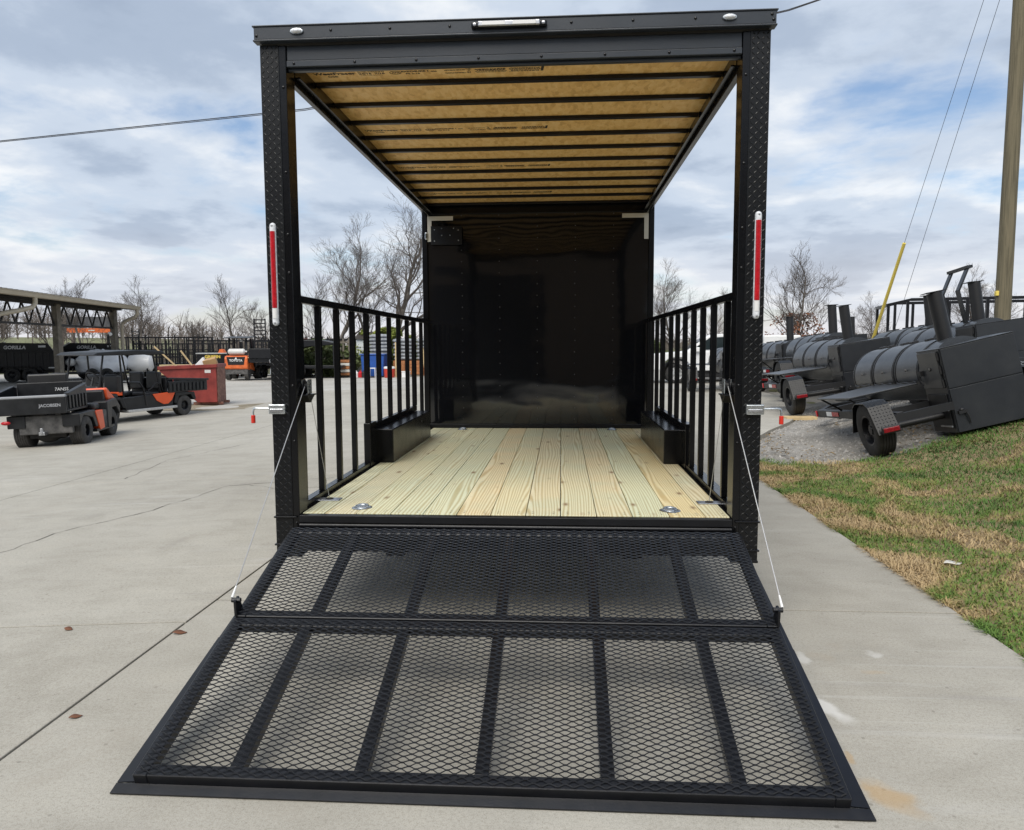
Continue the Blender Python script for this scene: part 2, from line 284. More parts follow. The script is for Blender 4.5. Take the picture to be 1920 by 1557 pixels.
# ------------------------------------------------------------------ mesh helpers
SPLIT = {'wheel_arch_trim', 'side_cowl', 'fork_skids', 'cradle', 'axles', 'tarp_arm', 'cheek', 'floor_joists', 'fold_hinges', 'guard_post'}
class MB:
    def __init__(s): s.v = []; s.f = []; s.sm = []
    def add(s, vs, fs, smooth=False):
        o = len(s.v); s.v += [tuple(x) for x in vs]; s.f += [tuple(i+o for i in f) for f in fs]; s.sm += [smooth]*len(fs); return s
    def box(s, x0, x1, y0, y1, z0, z1, m=None):
        vs = [Vector(p) for p in ((x0,y0,z0),(x1,y0,z0),(x1,y1,z0),(x0,y1,z0),(x0,y0,z1),(x1,y0,z1),(x1,y1,z1),(x0,y1,z1))]
        if m is not None: vs = [m @ p for p in vs]
        return s.add(vs, [(3,2,1,0),(4,5,6,7),(0,1,5,4),(1,2,6,5),(2,3,7,6),(3,0,4,7)])
    def bar(s, p0, p1, w, h, up=(0, 0, 1)):
        p0 = Vector(p0); p1 = Vector(p1); d = (p1-p0).normalized(); u = Vector(up)
        sd = d.cross(u)
        if sd.length < 1e-5: sd = d.cross(Vector((1, 0, 0)))
        sd.normalize(); u = sd.cross(d).normalized(); a = sd*w/2; b = u*h/2
        vs = [p0-a-b, p0+a-b, p0+a+b, p0-a+b, p1-a-b, p1+a-b, p1+a+b, p1-a+b]
        return s.add(vs, [(3,2,1,0),(4,5,6,7),(0,1,5,4),(1,2,6,5),(2,3,7,6),(3,0,4,7)])
    def tube(s, pts, r, n=8, caps=True, closed=False):
        pts = [Vector(p) for p in pts]; k = len(pts); rs = r if isinstance(r, (list, tuple)) else [r]*k
        ref = None; vs = []
        for i, p in enumerate(pts):
            if closed: d = pts[(i+1) % k]-pts[i-1]
            else: d = pts[min(i+1, k-1)]-pts[max(i-1, 0)]
            if d.length < 1e-9: d = Vector((0, 0, 1))
            d.normalize()
            if ref is None:
                ref = Vector((0, 0, 1)) if abs(d.z) < 0.9 else Vector((1, 0, 0))
            a = (ref - d*ref.dot(d))
            if a.length < 1e-5: a = d.orthogonal()
            a.normalize(); ref = a; b = d.cross(a)
            for j in range(n):
                t = 2*math.pi*j/n; vs.append(p+(a*math.cos(t)+b*math.sin(t))*rs[i])
        fs = []
        for i in range(k if closed else k-1):
            i2 = (i+1) % k
            for j in range(n): fs.append((i*n+j, i*n+(j+1) % n, i2*n+(j+1) % n, i2*n+j))
        s.add(vs, fs, n > 4)
        if caps and not closed:
            o = len(s.v)-len(vs); s.f.append(tuple(o+j for j in range(n))[::-1]); s.sm.append(False)
            s.f.append(tuple(o+(k-1)*n+j for j in range(n))); s.sm.append(False)
        return s
    def cyl(s, p0, p1, r0, r1=None, n=16): return s.tube([p0, p1], [r0, r0 if r1 is None else r1], n)
    def lathe(s, prof, c=(0, 0, 0), axis='X', n=24, a0=0.0, a1=2*math.pi, smooth=True):
        full = abs(a1-a0-2*math.pi) < 1e-6; k = n if full else n+1; vs = []; c = Vector(c)
        for (h, r) in prof:
            for j in range(k):
                t = a0+(a1-a0)*j/n; ca, sa = math.cos(t)*r, math.sin(t)*r
                vs.append(c+Vector({'X': (h, ca, sa), 'Y': (ca, h, sa), 'Z': (ca, sa, h)}[axis]))
        fs = []
        for i in range(len(prof)-1):
            for j in range(n):
                j2 = (j+1) % k; fs.append((i*k+j, i*k+j2, (i+1)*k+j2, (i+1)*k+j))
        return s.add(vs, fs, smooth)
    def prism(s, poly, vec):
        poly = [Vector(p) for p in poly]; vec = Vector(vec); n = len(poly)
        vs = poly+[p+vec for p in poly]
        fs = [tuple(range(n))[::-1], tuple(range(n, 2*n))]+[(i, (i+1) % n, n+(i+1) % n, n+i) for i in range(n)]
        return s.add(vs, fs)
    def ball(s, c, r, n=10, m=6):
        rx, ry, rz = r if isinstance(r, (tuple, list)) else (r, r, r); c = Vector(c); vs = []
        for i in range(m+1):
            ph = -math.pi/2+math.pi*i/m
            for j in range(n):
                t = 2*math.pi*j/n; vs.append(c+Vector((rx*math.cos(ph)*math.cos(t), ry*math.cos(ph)*math.sin(t), rz*math.sin(ph))))
        return s.add(vs, [(i*n+j, i*n+(j+1) % n, (i+1)*n+(j+1) % n, (i+1)*n+j) for i in range(m) for j in range(n)], True)
    def mesh(s, name, mat):
        me = bpy.data.meshes.new(name); me.from_pydata(s.v, [], s.f); me.polygons.foreach_set('use_smooth', s.sm)
        me.materials.append(mat); me.update()
        if any(s.sm): me.set_sharp_from_angle(angle=R(36))
        return me
    def build(s, name, mat, parent=None, bevel=0.0, seg=2, loc=None, kind=None):
        if name in SPLIT:
            first = None
            for p in s.islands():
                o = link(name, p.mesh(name, mat), parent, bevel, seg, loc, kind); first = first or o
            return first
        return link(name, s.mesh(name, mat), parent, bevel, seg, loc, kind)
    def islands(s):
        par = list(range(len(s.v)))
        def find(a):
            while par[a] != a: par[a] = par[par[a]]; a = par[a]
            return a
        for f in s.f:
            r = find(f[0])
            for q in f[1:]: par[find(q)] = r
        out = {}
        for f, m in zip(s.f, s.sm):
            p, ix = out.setdefault(find(f[0]), (MB(), {}))
            for q in f:
                if q not in ix: ix[q] = len(p.v); p.v.append(s.v[q])
            p.f.append(tuple(ix[q] for q in f)); p.sm.append(m)
        return [p for p, _ in out.values()]
def link(name, me, parent=None, bevel=0.0, seg=2, loc=None, kind=None):
    o = bpy.data.objects.new(name, me); col.objects.link(o)
    if parent is not None: o.parent = parent
    if loc is not None: o.location = loc
    if bevel:
        b = o.modifiers.new('bevel', 'BEVEL'); b.width = bevel; b.segments = seg; b.limit_method = 'ANGLE'; b.angle_limit = R(40); b.harden_normals = False
    if kind: o['kind'] = kind
    return o
def thing(name, label, cat, loc=(0, 0, 0), rot=(0, 0, 0), group=None, scale=1.0):
    o = bpy.data.objects.new(name, None); col.objects.link(o); o.empty_display_size = 0.2
    o.location = loc; o.rotation_euler = rot; o.scale = (scale,)*3
    return tag(o, label, cat, group)
def tag(o, label, cat, group=None):
    o['label'] = label; o['category'] = cat
    if group: o['group'] = group
    return o
def copy_tree(o, parent=None):
    c = o.copy(); col.objects.link(c); c.parent = parent
    for ch in list(o.children): copy_tree(ch, c)
    return c
def dup(root, label, loc, rot=None, scale=None):
    c = copy_tree(root); c['label'] = label; c.location = loc
    if rot is not None: c.rotation_euler = rot
    if scale: c.scale = (scale,)*3
    return c
def struct(o): o['kind'] = 'structure'; return o
def text_mesh(s, size, mat, extrude=0.0, shear=0.0, align='CENTER', bold=0.0):
    cu = bpy.data.curves.new('lettering', 'FONT'); cu.body = s; cu.size = size; cu.extrude = extrude; cu.shear = shear; cu.align_x = align; cu.offset = bold
    cu.resolution_u = 3
    o = bpy.data.objects.new('lettering', cu); col.objects.link(o)
    bpy.context.view_layer.update()
    me = bpy.data.meshes.new_from_object(o); bpy.data.objects.remove(o); bpy.data.curves.remove(cu)
    me.materials.clear(); me.materials.append(mat); return me
def letters(s, size, mat, parent, right, up, origin, **k):
    me = text_mesh(s, size, mat, **k); r = Vector(right).normalized(); u = Vector(up).normalized(); n = r.cross(u)
    m = Matrix((r, u, n)).transposed().to_4x4(); m.translation = Vector(origin); me.transform(m)
    return link('lettering', me, parent)
EDGE = [(-60, 2.5), (5, 2.5), (5.8, 2.56), (6.7, 2.75), (7.9, 3.2), (9.4, 3.9), (11, 4.75), (13, 5.6), (15.5, 6.2), (18.5, 6.6), (22, 6.8), (2000, 7.5)]
def edge_x(y):
    if y <= EDGE[0][0]: return EDGE[0][1]
    for (a, b), (c, d) in zip(EDGE[:-1], EDGE[1:]):
        if y <= c: return b+(d-b)*(y-a)/(c-a)
    return EDGE[-1][1]
def gz(x, y):
    if x < -1.8: return -min(0.33, 0.04*(-1.8-x))
    e = max(3.6, edge_x(y)-0.3)
    if x > e:
        t = min(max((y-2.5)/3.0, 0.0), 1.0); t = t*t*(3-2*t)
        a = x-e; s = 0.06*a if a < 0.8 else 0.048+0.26*(a-0.8)
        s = min(s, 1.05+0.02*a)
        return t*s + (1-t)*0.10*a*min(1, a)
    return 0.0
def rough_z(x, y): return mnoise.noise(Vector((x*0.9, y*0.9, 0)))+0.5*mnoise.noise(Vector((x*2.7, y*2.7, 5)))
# ------------------------------------------------------------------ the setting
def lawn_end(x, y): return 5.75+0.22*(x-3)+0.75*mnoise.noise(Vector((x*0.9, y*0.5, 4)))+0.3*mnoise.noise(Vector((x*3, y*3, 7)))
def sheet(name, poly, mat, dz=0.0, step=None, rough=0.0):
    """a ground sheet over a rectangle (x0,x1,y0,y1), following the lie of the land"""
    x0, x1, y0, y1 = poly; xs, ys = step; nx = max(1, round((x1-x0)/xs)); ny = max(1, round((y1-y0)/ys))
    mb = MB(); vs = []
    for j in range(ny+1):
        for i in range(nx+1):
            x = x0+(x1-x0)*i/nx; y = y0+(y1-y0)*j/ny
            z = gz(x, y)+dz
            if rough: z += rough*rough_z(x, y)
            if name == 'lawn': z -= 0.14*max(0, min(1, (y-lawn_end(x, y))/0.5))
            if x > 0 and y < 22 and x < edge_x(y)-0.02: z = -0.15
            vs.append((x, y, z))
    mb.add(vs, [(j*(nx+1)+i, j*(nx+1)+i+1, (j+1)*(nx+1)+i+1, (j+1)*(nx+1)+i) for j in range(ny) for i in range(nx)], True)
    return struct(mb.build(name, mat))
# base earth reaching the horizon, just under everything else
mb = MB(); E_ = [-1500, -400, -120, -45, -20, -10, -5, -1.8, 2.4, 4, 6, 9, 14, 30, 120, 400, 1500]; F_ = [-600, -100, -30, -12, 2, 5, 8, 12, 20, 40, 80, 200, 700, 1800]
mb.add([(x, y, gz(x, y)-0.22-(0 if x < 40 else 0)) for y in F_ for x in E_], [(j*len(E_)+i, j*len(E_)+i+1, (j+1)*len(E_)+i+1, (j+1)*len(E_)+i) for j in range(len(F_)-1) for i in range(len(E_)-1)], True)
struct(mb.build('ground', M['field']))
sheet('gravel_lot', (-75, -1.8, 12, 46), M['lot'], -0.035, (2.4, 2.4), 0.012)
sheet('gravel_lot', (-1.8, 14, 22, 46), M['lot'], -0.035, (2, 2), 0.012)
sheet('gravel_yard', (2.35, 16, 5.2, 24), M['gravel'], -0.06, (0.2, 0.2), 0.03)
sheet('gravel_yard', (16, 60, 4, 60), M['gravel'], -0.06, (2, 2))
sheet('gravel_yard', (4, 16, 24, 60), M['gravel'], -0.06, (1, 1))
sheet('lawn', (2.49, 14.49, -9, 7.4), M['soil'], -0.02, (0.15, 0.15), 0.012)
sheet('dirt_verge', (-14.5, -8.6, 17.0, 19.8), M['verge'], -0.012, (0.4, 0.4), 0.03)

# concrete apron: separate slabs with open joints
apron = bpy.data.objects.new('concrete_apron', None); col.objects.link(apron); struct(apron)
def slab(poly, th=0.12, gap=0.007):
    c = sum((Vector((p[0], p[1])) for p in poly), Vector((0, 0)))/len(poly)
    pts = []
    for p in poly:
        x = p[0]+math.copysign(gap, c.x-p[0]); y = p[1]+math.copysign(gap, c.y-p[1]); pts.append((x, y))
    mb = MB(); mb.prism([(x, y, gz(min(x, 2.5), y)-th) for x, y in pts], (0, 0, th))
    return mb.build('slab', M['concrete'], apron, bevel=0.0025, seg=1)
XJ = -1.8
for y0, y1, s in ((-14, -4.3, 0), (-4.3, 0.31, 0), (0.31, 5.0, 0)):
    slab([(XJ, y0), (2.5, y0), (2.5, y1), (XJ, y1)])
slab([(XJ, 5.0), (2.5, 5.0), (2.56, 5.8), (2.75, 6.7), (3.2, 7.9), (3.9, 9.4), (XJ, 9.4)])
slab([(XJ, 9.4), (3.9, 9.4), (4.75, 11.0), (5.6, 13.0), (6.2, 15.5), (XJ, 15.5)])
slab([(XJ, 15.5), (6.2, 15.5), (6.6, 18.5), (6.8, 22.0), (XJ, 22.0)])
XS = [XJ, -5.9, -10.05, -16, -26, -40]
YS = [-14, -4.6, -0.05, 4.9, 9.8, 14.6, 17.2]
for i in range(len(XS)-1):
    for j in range(len(YS)-1):
        sk = 0.0 if i == 0 else 0.0
        a, b = XS[i+1], XS[i]
        k0 = lambda x: YS[j]-0.06*(XJ-x)*0.5
        k1 = lambda x: YS[j+1]-0.06*(XJ-x)*0.5
        slab([(a, k0(a)), (b, k0(b)), (b, k1(b)), (a, k1(a))])
slab([(-8.9, 17.1), (XJ, 17.1), (XJ, 26), (-10.05, 26)])
# hairline cracks in the concrete
def crack(pts, w=0.006, seed=1):
    rng = random.Random(seed); mb = MB(); P = []
    for (a, b) in zip(pts[:-1], pts[1:]):
        n = max(3, int((Vector(b)-Vector(a)).length/0.12))
        for i in range(n): t = i/n; P.append((a[0]+(b[0]-a[0])*t+rng.gauss(0, 0.018), a[1]+(b[1]-a[1])*t+rng.gauss(0, 0.018)))
    P.append(pts[-1])
    for (a, b) in zip(P[:-1], P[1:]):
        d = Vector((b[0]-a[0], b[1]-a[1])).normalized(); nn = Vector((-d.y, d.x))*w*0.5*rng.uniform(0.4, 1.2)
        mb.add([(a[0]-nn.x, a[1]-nn.y, gz(*a)+0.003), (a[0]+nn.x, a[1]+nn.y, gz(*a)+0.003), (b[0]+nn.x, b[1]+nn.y, gz(*b)+0.003), (b[0]-nn.x, b[1]-nn.y, gz(*b)+0.003)], [(0, 1, 2, 3)])
    return mb.build('crack', M['dark'], apron)
crack([(-4.15, 1.26), (-4.1, 2.15), (-3.7, 3.05), (-3.5, 4.3), (-2.4, 4.6)], 0.008, 3)
crack([(-5.2, 5.0), (-5.5, 6.6), (-5.05, 8.3)], 0.008, 4)
crack([(-3.4, 4.4), (-2.9, 4.0), (-1.9, 3.9)], 0.006, 5)
crack([(-1.7, 6.2), (0.2, 6.7), (2.4, 6.3)], 0.006, 6)

# lawn blades: nobody could count them
def grass():
    rng = random.Random(11); mb = MB(); vs = []; fs = []
    def blade(x, y, h, w):
        z = gz(x, y)-0.026+0.012*rough_z(x, y); a = rng.uniform(0, 6.283); l = rng.uniform(0.5, 2.2)*h; dx, dy = math.cos(a), math.sin(a)
        o = len(vs); px, py = -dy*w, dx*w
        vs.extend([(x-px, y-py, z), (x+px, y+py, z), (x+dx*l*.5+px*.6, y+dy*l*.5+py*.6, z+h*.75), (x+dx*l*.5-px*.6, y+dy*l*.5-py*.6, z+h*.75), (x+dx*l, y+dy*l, z+h*rng.uniform(.6, 1.0))])
        fs.extend([(o, o+1, o+2, o+3), (o+3, o+2, o+4)])
    n = 0
    while n < 150000:
        y = -2.4+10.5*rng.random()**1.15; x = 2.50+(6.3*rng.random()**1.25)
        if x < edge_x(y)+0.01: continue
        if y > lawn_end(x, y)+0.35*rng.random()-0.1: continue
        g = mnoise.noise(Vector((x*1.05, y*1.05, 0)))
        if y > 7.4: continue
        h = rng.uniform(0.02, 0.055)*(1.25 if g > 0.05 else 0.9); blade(x, y, h, rng.uniform(0.0026, 0.0052)); n += 1
    for i in range(9000):          # ragged fringe leaning over the slab edge
        y = rng.uniform(-2.4, 6.2); x = edge_x(y)+abs(rng.gauss(0, .03))-.012
        if mnoise.noise(Vector((x*2, y*2.3, 3))) < -.05: continue
        blade(x, y, rng.uniform(.02, .06), rng.uniform(.0026, .005))
    mb.v = vs; mb.f = fs; mb.sm = [False]*len(fs)
    o = mb.build('grass', M['grass'], kind='stuff'); tag(o, 'patchy green and straw coloured winter grass beside the concrete', 'grass')
grass()
def stones():
    rng = random.Random(5); mb = MB(); vs = []; fs = []
    for i in range(24000):
        y = 5.2+9.5*rng.random()**1.3; x = 2.6+6.2*rng.random()
        if x < edge_x(y)+0.03 or y < 5.6+0.45*(x-2.5)*rng.random(): continue
        r = rng.uniform(0.008, 0.024)*(1.7 if rng.random() < .12 else 1); z = gz(x, y)-0.065+0.03*rough_z(x, y); o = len(vs); a = rng.uniform(0, 6.3)
        for k in range(4): vs.append((x+r*rng.uniform(.7, 1.2)*math.cos(a+k*1.57), y+r*rng.uniform(.7, 1.2)*math.sin(a+k*1.57), z))
        vs.append((x+rng.uniform(-.3, .3)*r, y+rng.uniform(-.3, .3)*r, z+r*rng.uniform(.6, 1.1)))
        fs.extend([(o, o+1, o+4), (o+1, o+2, o+4), (o+2, o+3, o+4), (o+3, o, o+4)])
    mb.v = vs; mb.f = fs; mb.sm = [False]*len(fs)
    o = mb.build('gravel', M['stone'], kind='stuff'); tag(o, 'loose crushed grey stone under the smoker trailers', 'gravel')
stones()
def litter():
    rng = random.Random(15); mb = MB()
    for i in range(2600):
        x = rng.uniform(3.0, 8.0); y = rng.uniform(5.3, 9.0)
        if rng.random() > 0.35+mnoise.noise(Vector((x*.8, y*.8, 9))): continue
        if x < edge_x(y)+0.05: continue
        r = rng.uniform(.02, .05); a = rng.uniform(0, 6.3); z = gz(x, y)-0.01+0.012*rough_z(x, y); t = rng.uniform(-.02, .03)
        c, s_ = math.cos(a)*r, math.sin(a)*r
        mb.add([(x+c, y+s_, z+t), (x-s_*.4, y+c*.4, z+.015), (x-c, y-s_, z+.005-t*.3), (x+s_*.4, y-c*.4, z+.012)], [(0, 1, 2, 3)])
    o = mb.build('leaf_litter', M['soil'], kind='stuff'); tag(o, 'dead leaves and chips scattered under the smoker trailers', 'leaf litter')
litter()
# single leaves and chips on the ground
def leaf(x, y, L_, a, label, mat, name='fallen_leaf'):
    mb = MB(); n = 7; top = []; bot = []
    for i in range(n+1):
        t = i/n; w = math.sin(math.pi*min(1, t*1.05))*0.26*L_+0.001; u = (t-.5)*L_; zz_ = 0.004+0.06*L_*math.sin(t*5+1)+0.05*L_*t
        top.append((u, w, zz_+0.35*w)); bot.append((u, -w, zz_+0.15*w))
    c = [((p[0]+q[0])/2, 0, (p[2]+q[2])/2-0.04*L_) for p, q in zip(top, bot)]
    vs = top+c+bot; k = n+1
    mb.add(vs, [(i, i+1, k+i+1, k+i) for i in range(n)]+[(k+i, k+i+1, 2*k+i+1, 2*k+i) for i in range(n)], True)
    o = mb.build(name, mat, loc=(x, y, gz(x, y))); o.rotation_euler = (0, 0, a); tag(o, label, 'leaf', 'fallen leaves')
    sm_ = o.modifiers.new('thick', 'SOLIDIFY'); sm_.thickness = 0.002
leaf(-1.75, -0.22, 0.075, 0.2, 'brown curled leaf on the concrete left of the folded ramp joint', M['dead_leaf'])
leaf(-1.72, -1.12, 0.05, 0.5, 'small brown leaf on the concrete nearest the bottom left corner', M['dead_leaf'])
leaf(-2.42, -0.14, 0.06, -0.3, 'faint brown leaf by the cross joint at far left', M['dead_leaf'])
leaf(3.42, 3.9, 0.10, 0.9, 'reddish brown oak leaf standing in green grass', M['dead_leaf'])
leaf(2.85, 5.1, 0.09, 2.0, 'rust coloured leaf on straw grass below the smoker wheel', M['dead_leaf'])
leaf(2.95, 1.28, 0.13, 0.1, 'pale bleached leaf on the lawn near the right edge', M['tape'])
leaf(1.33, 0.86, 0.03, 0.1, 'tiny pale chip on the concrete right of the ramp', M['tape'])
# ------------------------------------------------------------------ the open porch trailer
tr = thing('porch_trailer', 'black open-sided trailer with wooden deck, roof and mesh ramp let down', 'trailer', (0, 0, 0))
XO, XI, ZD, YB = 1.295, 1.161, 0.60, 4.30
# --- rear corner posts
def lugs(x0, x1, z0, z1, y):
    mb = MB(); p = 0.030; row = 0; z = z0+0.012
    while z < z1-0.012:
        x = x0+0.014; k = 0
        while x < x1-0.008:
            s = 1 if (row+k) % 2 == 0 else -1
            d = Vector((s*0.0105, 0, 0.0105)); w = Vector((-s*0.0030, 0, 0.0030)); c = Vector((x, y, z))
            mb.add([c-d, c+w, c+d, c-w, c+Vector((0, -0.0016, 0))+d*.55, c+Vector((0, -0.0016, 0))-d*.55], [(0, 5, 1), (1, 5, 4), (1, 4, 2), (2, 4, 3), (3, 4, 5), (3, 5, 0)], False)
            x += p*0.8; k += 1
        z += p*0.8; row += 1
    return mb
scr = MB(); scr.lathe([(0.0, 0.0075), (-0.003, 0.0068), (-0.0048, 0.004), (-0.0052, 0.0)], axis='Y', n=10)
bolt_mesh = scr.mesh('bolt', M['black'])
for s in (-1, 1):
    a, b = sorted((s*XO, s*XI))
    mb = MB(); mb.box(a, b, 0.004, 0.13, 0.37, 3.062)
    post = mb.build('corner_post', M['black'], tr, bevel=0.004)
    t0, t1 = (a, a+0.098) if s < 0 else (b-0.098, b)
    mb = MB(); mb.box(t0, t1, 0.0, 0.006, 0.37, 3.06); mb.build('tread_plate', M['tread'], post, bevel=0.001, seg=1)
    lugs(t0, t1, 0.37, 3.06, 0.0).build('tread_pattern', M['tread'], post, kind='stuff')
    for z in (0.578, 0.425):
        mb = MB(); mb.box(a-0.008 if s < 0 else a+.014, b-.014 if s < 0 else b+0.008, -0.010, 0.02, z, z+.010); mb.build('lip', M['black'], post, bevel=0.002, seg=1)
    mb = MB(); mb.box(a-0.004, b+0.004, -0.003, 0.134, 0.362, 0.376); mb.build('foot_plate', M['black'], post, bevel=0.002, seg=1)
    for z in (0.55, 1.0, 1.3, 1.9, 2.1, 2.42, 2.85): link('bolt', bolt_mesh, post, loc=((XI+0.018)*s, 0.004, z))
# --- header and roof cap
mb = MB(); mb.box(-XI+0.002, XI-0.002, 0.014, 0.12, 2.985, 3.058); mb.box(-XI+0.002, XI-0.002, 0.006, 0.10, 2.952, 2.983); mb.box(-XI+.002, XI-.002, 0.03, 0.05, 2.938, 2.951)
hdr = mb.build('header_beam', M['header'], tr, bevel=0.003)
for i in range(8): link('bolt', bolt_mesh, hdr, loc=(-1.12+i*0.32, 0.006, 2.968))
mb = MB(); mb.box(-1.312, 1.312, -0.032, 0.14, 3.076, 3.138); mb.box(-1.320, 1.320, -0.037, 0.14, 3.138, 3.146); mb.box(-1.316, 1.316, -0.038, 0.02, 3.066, 3.075)
cap = mb.build('roof_cap', M['header'], tr, bevel=0.003)
mb = MB(); mb.box(-XO+.01, XO-.01, 0.0, 0.13, 3.058, 3.07); mb.build('cap_shadow_gap', M['dark'], cap)
for i in range(8): link('bolt', bolt_mesh, cap, loc=(-0.91+i*0.305 if i < 7 else 1.29, -0.032, 3.112 if i < 7 else 3.12))
for x in (-1.298, 1.298): link('bolt', bolt_mesh, cap, loc=(x, -0.032, 3.095))
for s in (-1, 1):
    ml = MB(); ml.lathe([(-.034, .036), (-.042, .033), (-.044, 0)], axis='Y', n=24); ml.v = [(x, y, z*.42) for x, y, z in ml.v]
    l_ = ml.build('marker_light', M['zinc'], tr, loc=(s*1.085, 0, 3.110))
    ml = MB(); ml.ball((0, -0.040, 0), (0.030, 0.014, 0.0115), 16, 8); ml.build('lens', M['lens'], l_)
mb = MB(); mb.box(-0.19, 0.19, -0.052, -0.032, 3.090, 3.124)
lb = mb.build('light_bar', M['black'], tr, bevel=0.012, seg=3)
mb = MB(); mb.box(-0.155, 0.155, -0.062, -0.050, 3.096, 3.121); mb.build('lens', M['steel'], lb, bevel=0.005)
for a, b in ((-0.135, -0.018), (0.018, 0.135)):
    mb = MB(); mb.box(a, b, -0.0645, -0.0615, 3.100, 3.118); mb.build('white_panel', M['white'], lb, bevel=0.001, seg=1)
for x in (-0.172, 0.172): link('bolt', MB().lathe([(0, .009), (-.004, .008), (-.006, 0)], axis='Y', n=10).mesh('bolt', M['steel']), lb, loc=(x, -0.052, 3.108))
# --- roof
for s in (-1, 1):
    a, b = sorted((s*XI, s*(XI+.036)))
    mb = MB(); mb.box(a+.002, b-.002, 0.132, YB+0.1, 2.905, 3.06)
    rr_ = mb.build('roof_rail', M['black'], tr, bevel=0.004)
    mb = MB(); c0, c1 = sorted((s*(XI-0.03), s*(XI-0.001))); mb.box(c0, c1, 0.132, YB-0.002, 2.935, 2.943); mb.box(s*(XI)-.003 if s > 0 else -XI-.001, s*XI+.001 if s > 0 else -XI+.003, 0.132, YB-.002, 2.944, 2.99)
    mb.build('inner_flange', M['black'], rr_, bevel=0.001, seg=1)
BOWS = [0.492+0.371*k for k in range(11)]
for y in BOWS:
    mb = MB(); mb.box(-XI+.001, XI-.001, y-0.018, y+0.018, 3.008, 3.0315)
    mb.build('roof_bow', M['bsatin'], tr, bevel=0.002, seg=1)
for k in range(4):
    y0, y1 = 0.12+k*1.116, min(0.12+(k+1)*1.116, YB)-0.004
    mb = MB(); mb.box(-XI-0.05, XI+0.05, y0, y1, 3.033, 3.045)
    pn = mb.build('roof_panel', M['osb'], tr)
    # stamped ink marking on the underside, reading from the rear
    yc = y0+0.235; z = 3.0325; up = (0, -1, 0); rt = (1, 0, 0)
    def st(txt, sz, x, dy=0.0, **kw): letters(txt, sz, M['ink'], pn, rt, up, (x, yc+dy, z), align='LEFT', **kw)
    st('WestFraser', 0.050, -1.13, 0.012, bold=0.0016); st('OSB', 0.032, -1.06, 0.050, bold=.001)
    st('RATED SHEATHING', 0.017, -0.875, -0.014, bold=.0008); st('24/16  7/16', 0.032, -0.875, 0.018, bold=0.0014); st('SIZED FOR SPACING', 0.014, -0.87, 0.038)
    st('APA', 0.024, -0.685, 0.012, bold=0.001)
    ov = MB(); ov.tube([(-0.665+0.032*math.cos(t*math.pi/9), yc+0.003+0.022*math.sin(t*math.pi/9), z) for t in range(18)], 0.0018, 4, closed=True); ov.build('oval_mark', M['ink'], pn)
    st('EXPOSURE 1', 0.028, -0.63, 0.0, bold=0.0014); st('PS 2-18', 0.026, -0.61, 0.032, bold=.001)
    st('000', 0.022, -0.465, 0.006, bold=.001)
    ink = MB(); rng = random.Random(20+k)
    for (xa, xb, dys) in ((-.395, -.28, (-0.014, -.008, 0.03, .035)), (-.268, -.245, (-0.030, -0.022, -0.010, 0.002, 0.014, 0.026, .036)), (-.225, -.055, (-0.016, -.008, 0.0, 0.010, 0.020, 0.034)), (-.03, .14, (-0.020, -0.010, 0.0, 0.010, 0.022, .032))):
        for dy in dys:
            x = xa+rng.uniform(0, .02)
            while x < xb:
                w = rng.uniform(0.006, 0.018); ink.add([(x, yc+dy-.0035, z), (x+w, yc+dy-.0035, z), (x+w, yc+dy+.0035, z), (x, yc+dy+.0035, z)], [(0, 1, 2, 3)]); x += w+rng.uniform(.002, .005)
    ink.prism([(0.152, yc-.034, z), (0.168, yc-.034, z), (0.160, yc+.034, z), (0.145, yc+.034, z)], (0, 0, 0.0003))
    ink.build('fine_print', M['ink'], pn, kind='stuff')
mb = MB(); mb.box(-XO-.01, XO+.01, 0.141, 7.4, 3.062, 3.074); mb.build('roof_skin', M['black'], tr, bevel=0.003)
# --- bulkhead and the closed body in front of it
WB = 1.238
mb = MB(); mb.box(-WB, WB, YB+0.03, 7.4, 0.40, 3.055); body = mb.build('closed_body', M['black'], tr, bevel=0.01)
mb = MB(); nx, nz = 44, 44; vs = []
for j in range(nz+1):
    for i in range(nx+1):
        x = -WB+2*WB*i/nx; z = 0.61+(2.99-0.61)*j/nz
        d = 0.0010*mnoise.noise(Vector((x*1.3, z*2.2, 3)))
        for sx in (-0.82, -0.41, 0.0, 0.41, 0.82): d -= 0.0012*math.exp(-((x-sx)/0.05)**2)*0.5
        d += 0.0022*math.exp(-((z-1.05)/0.06)**2)*math.sin(x*3.1+.4)*0.6 + 0.002*math.exp(-((z-2.28)/0.07)**2)*math.cos(x*2.3)
        vs.append((x, YB-d, z))
mb.add(vs, [(j*(nx+1)+i, j*(nx+1)+i+1, (j+1)*(nx+1)+i+1, (j+1)*(nx+1)+i) for j in range(nz) for i in range(nx)], True)
bulk = mb.build('bulkhead_panel', M['panel'], tr)
mb = MB()
for cx in (-1.21, -0.82, -0.41, 0.0, 0.41, 0.82, 1.21):
    for k in range(19):
        z = 0.70+k*0.123; mb.lathe([(0, .0052), (-.002, .0045), (-.004, 0)], (cx+random.uniform(-.004, .004), YB-0.006, z), 'Y', 8)
mb.build('screws', M['mudgrey'], bulk, kind='stuff')
mb = MB(); mb.box(-WB+.01, WB-.01, YB-0.03, YB+0.01, ZD+0.004, 0.645); mb.build('base_angle', M['bsatin'], tr, bevel=0.003)
mb = MB(); mb.box(-WB, WB, YB-0.02, YB+.02, 2.93, 3.03); mb.build('top_angle', M['black'], tr, bevel=0.003)
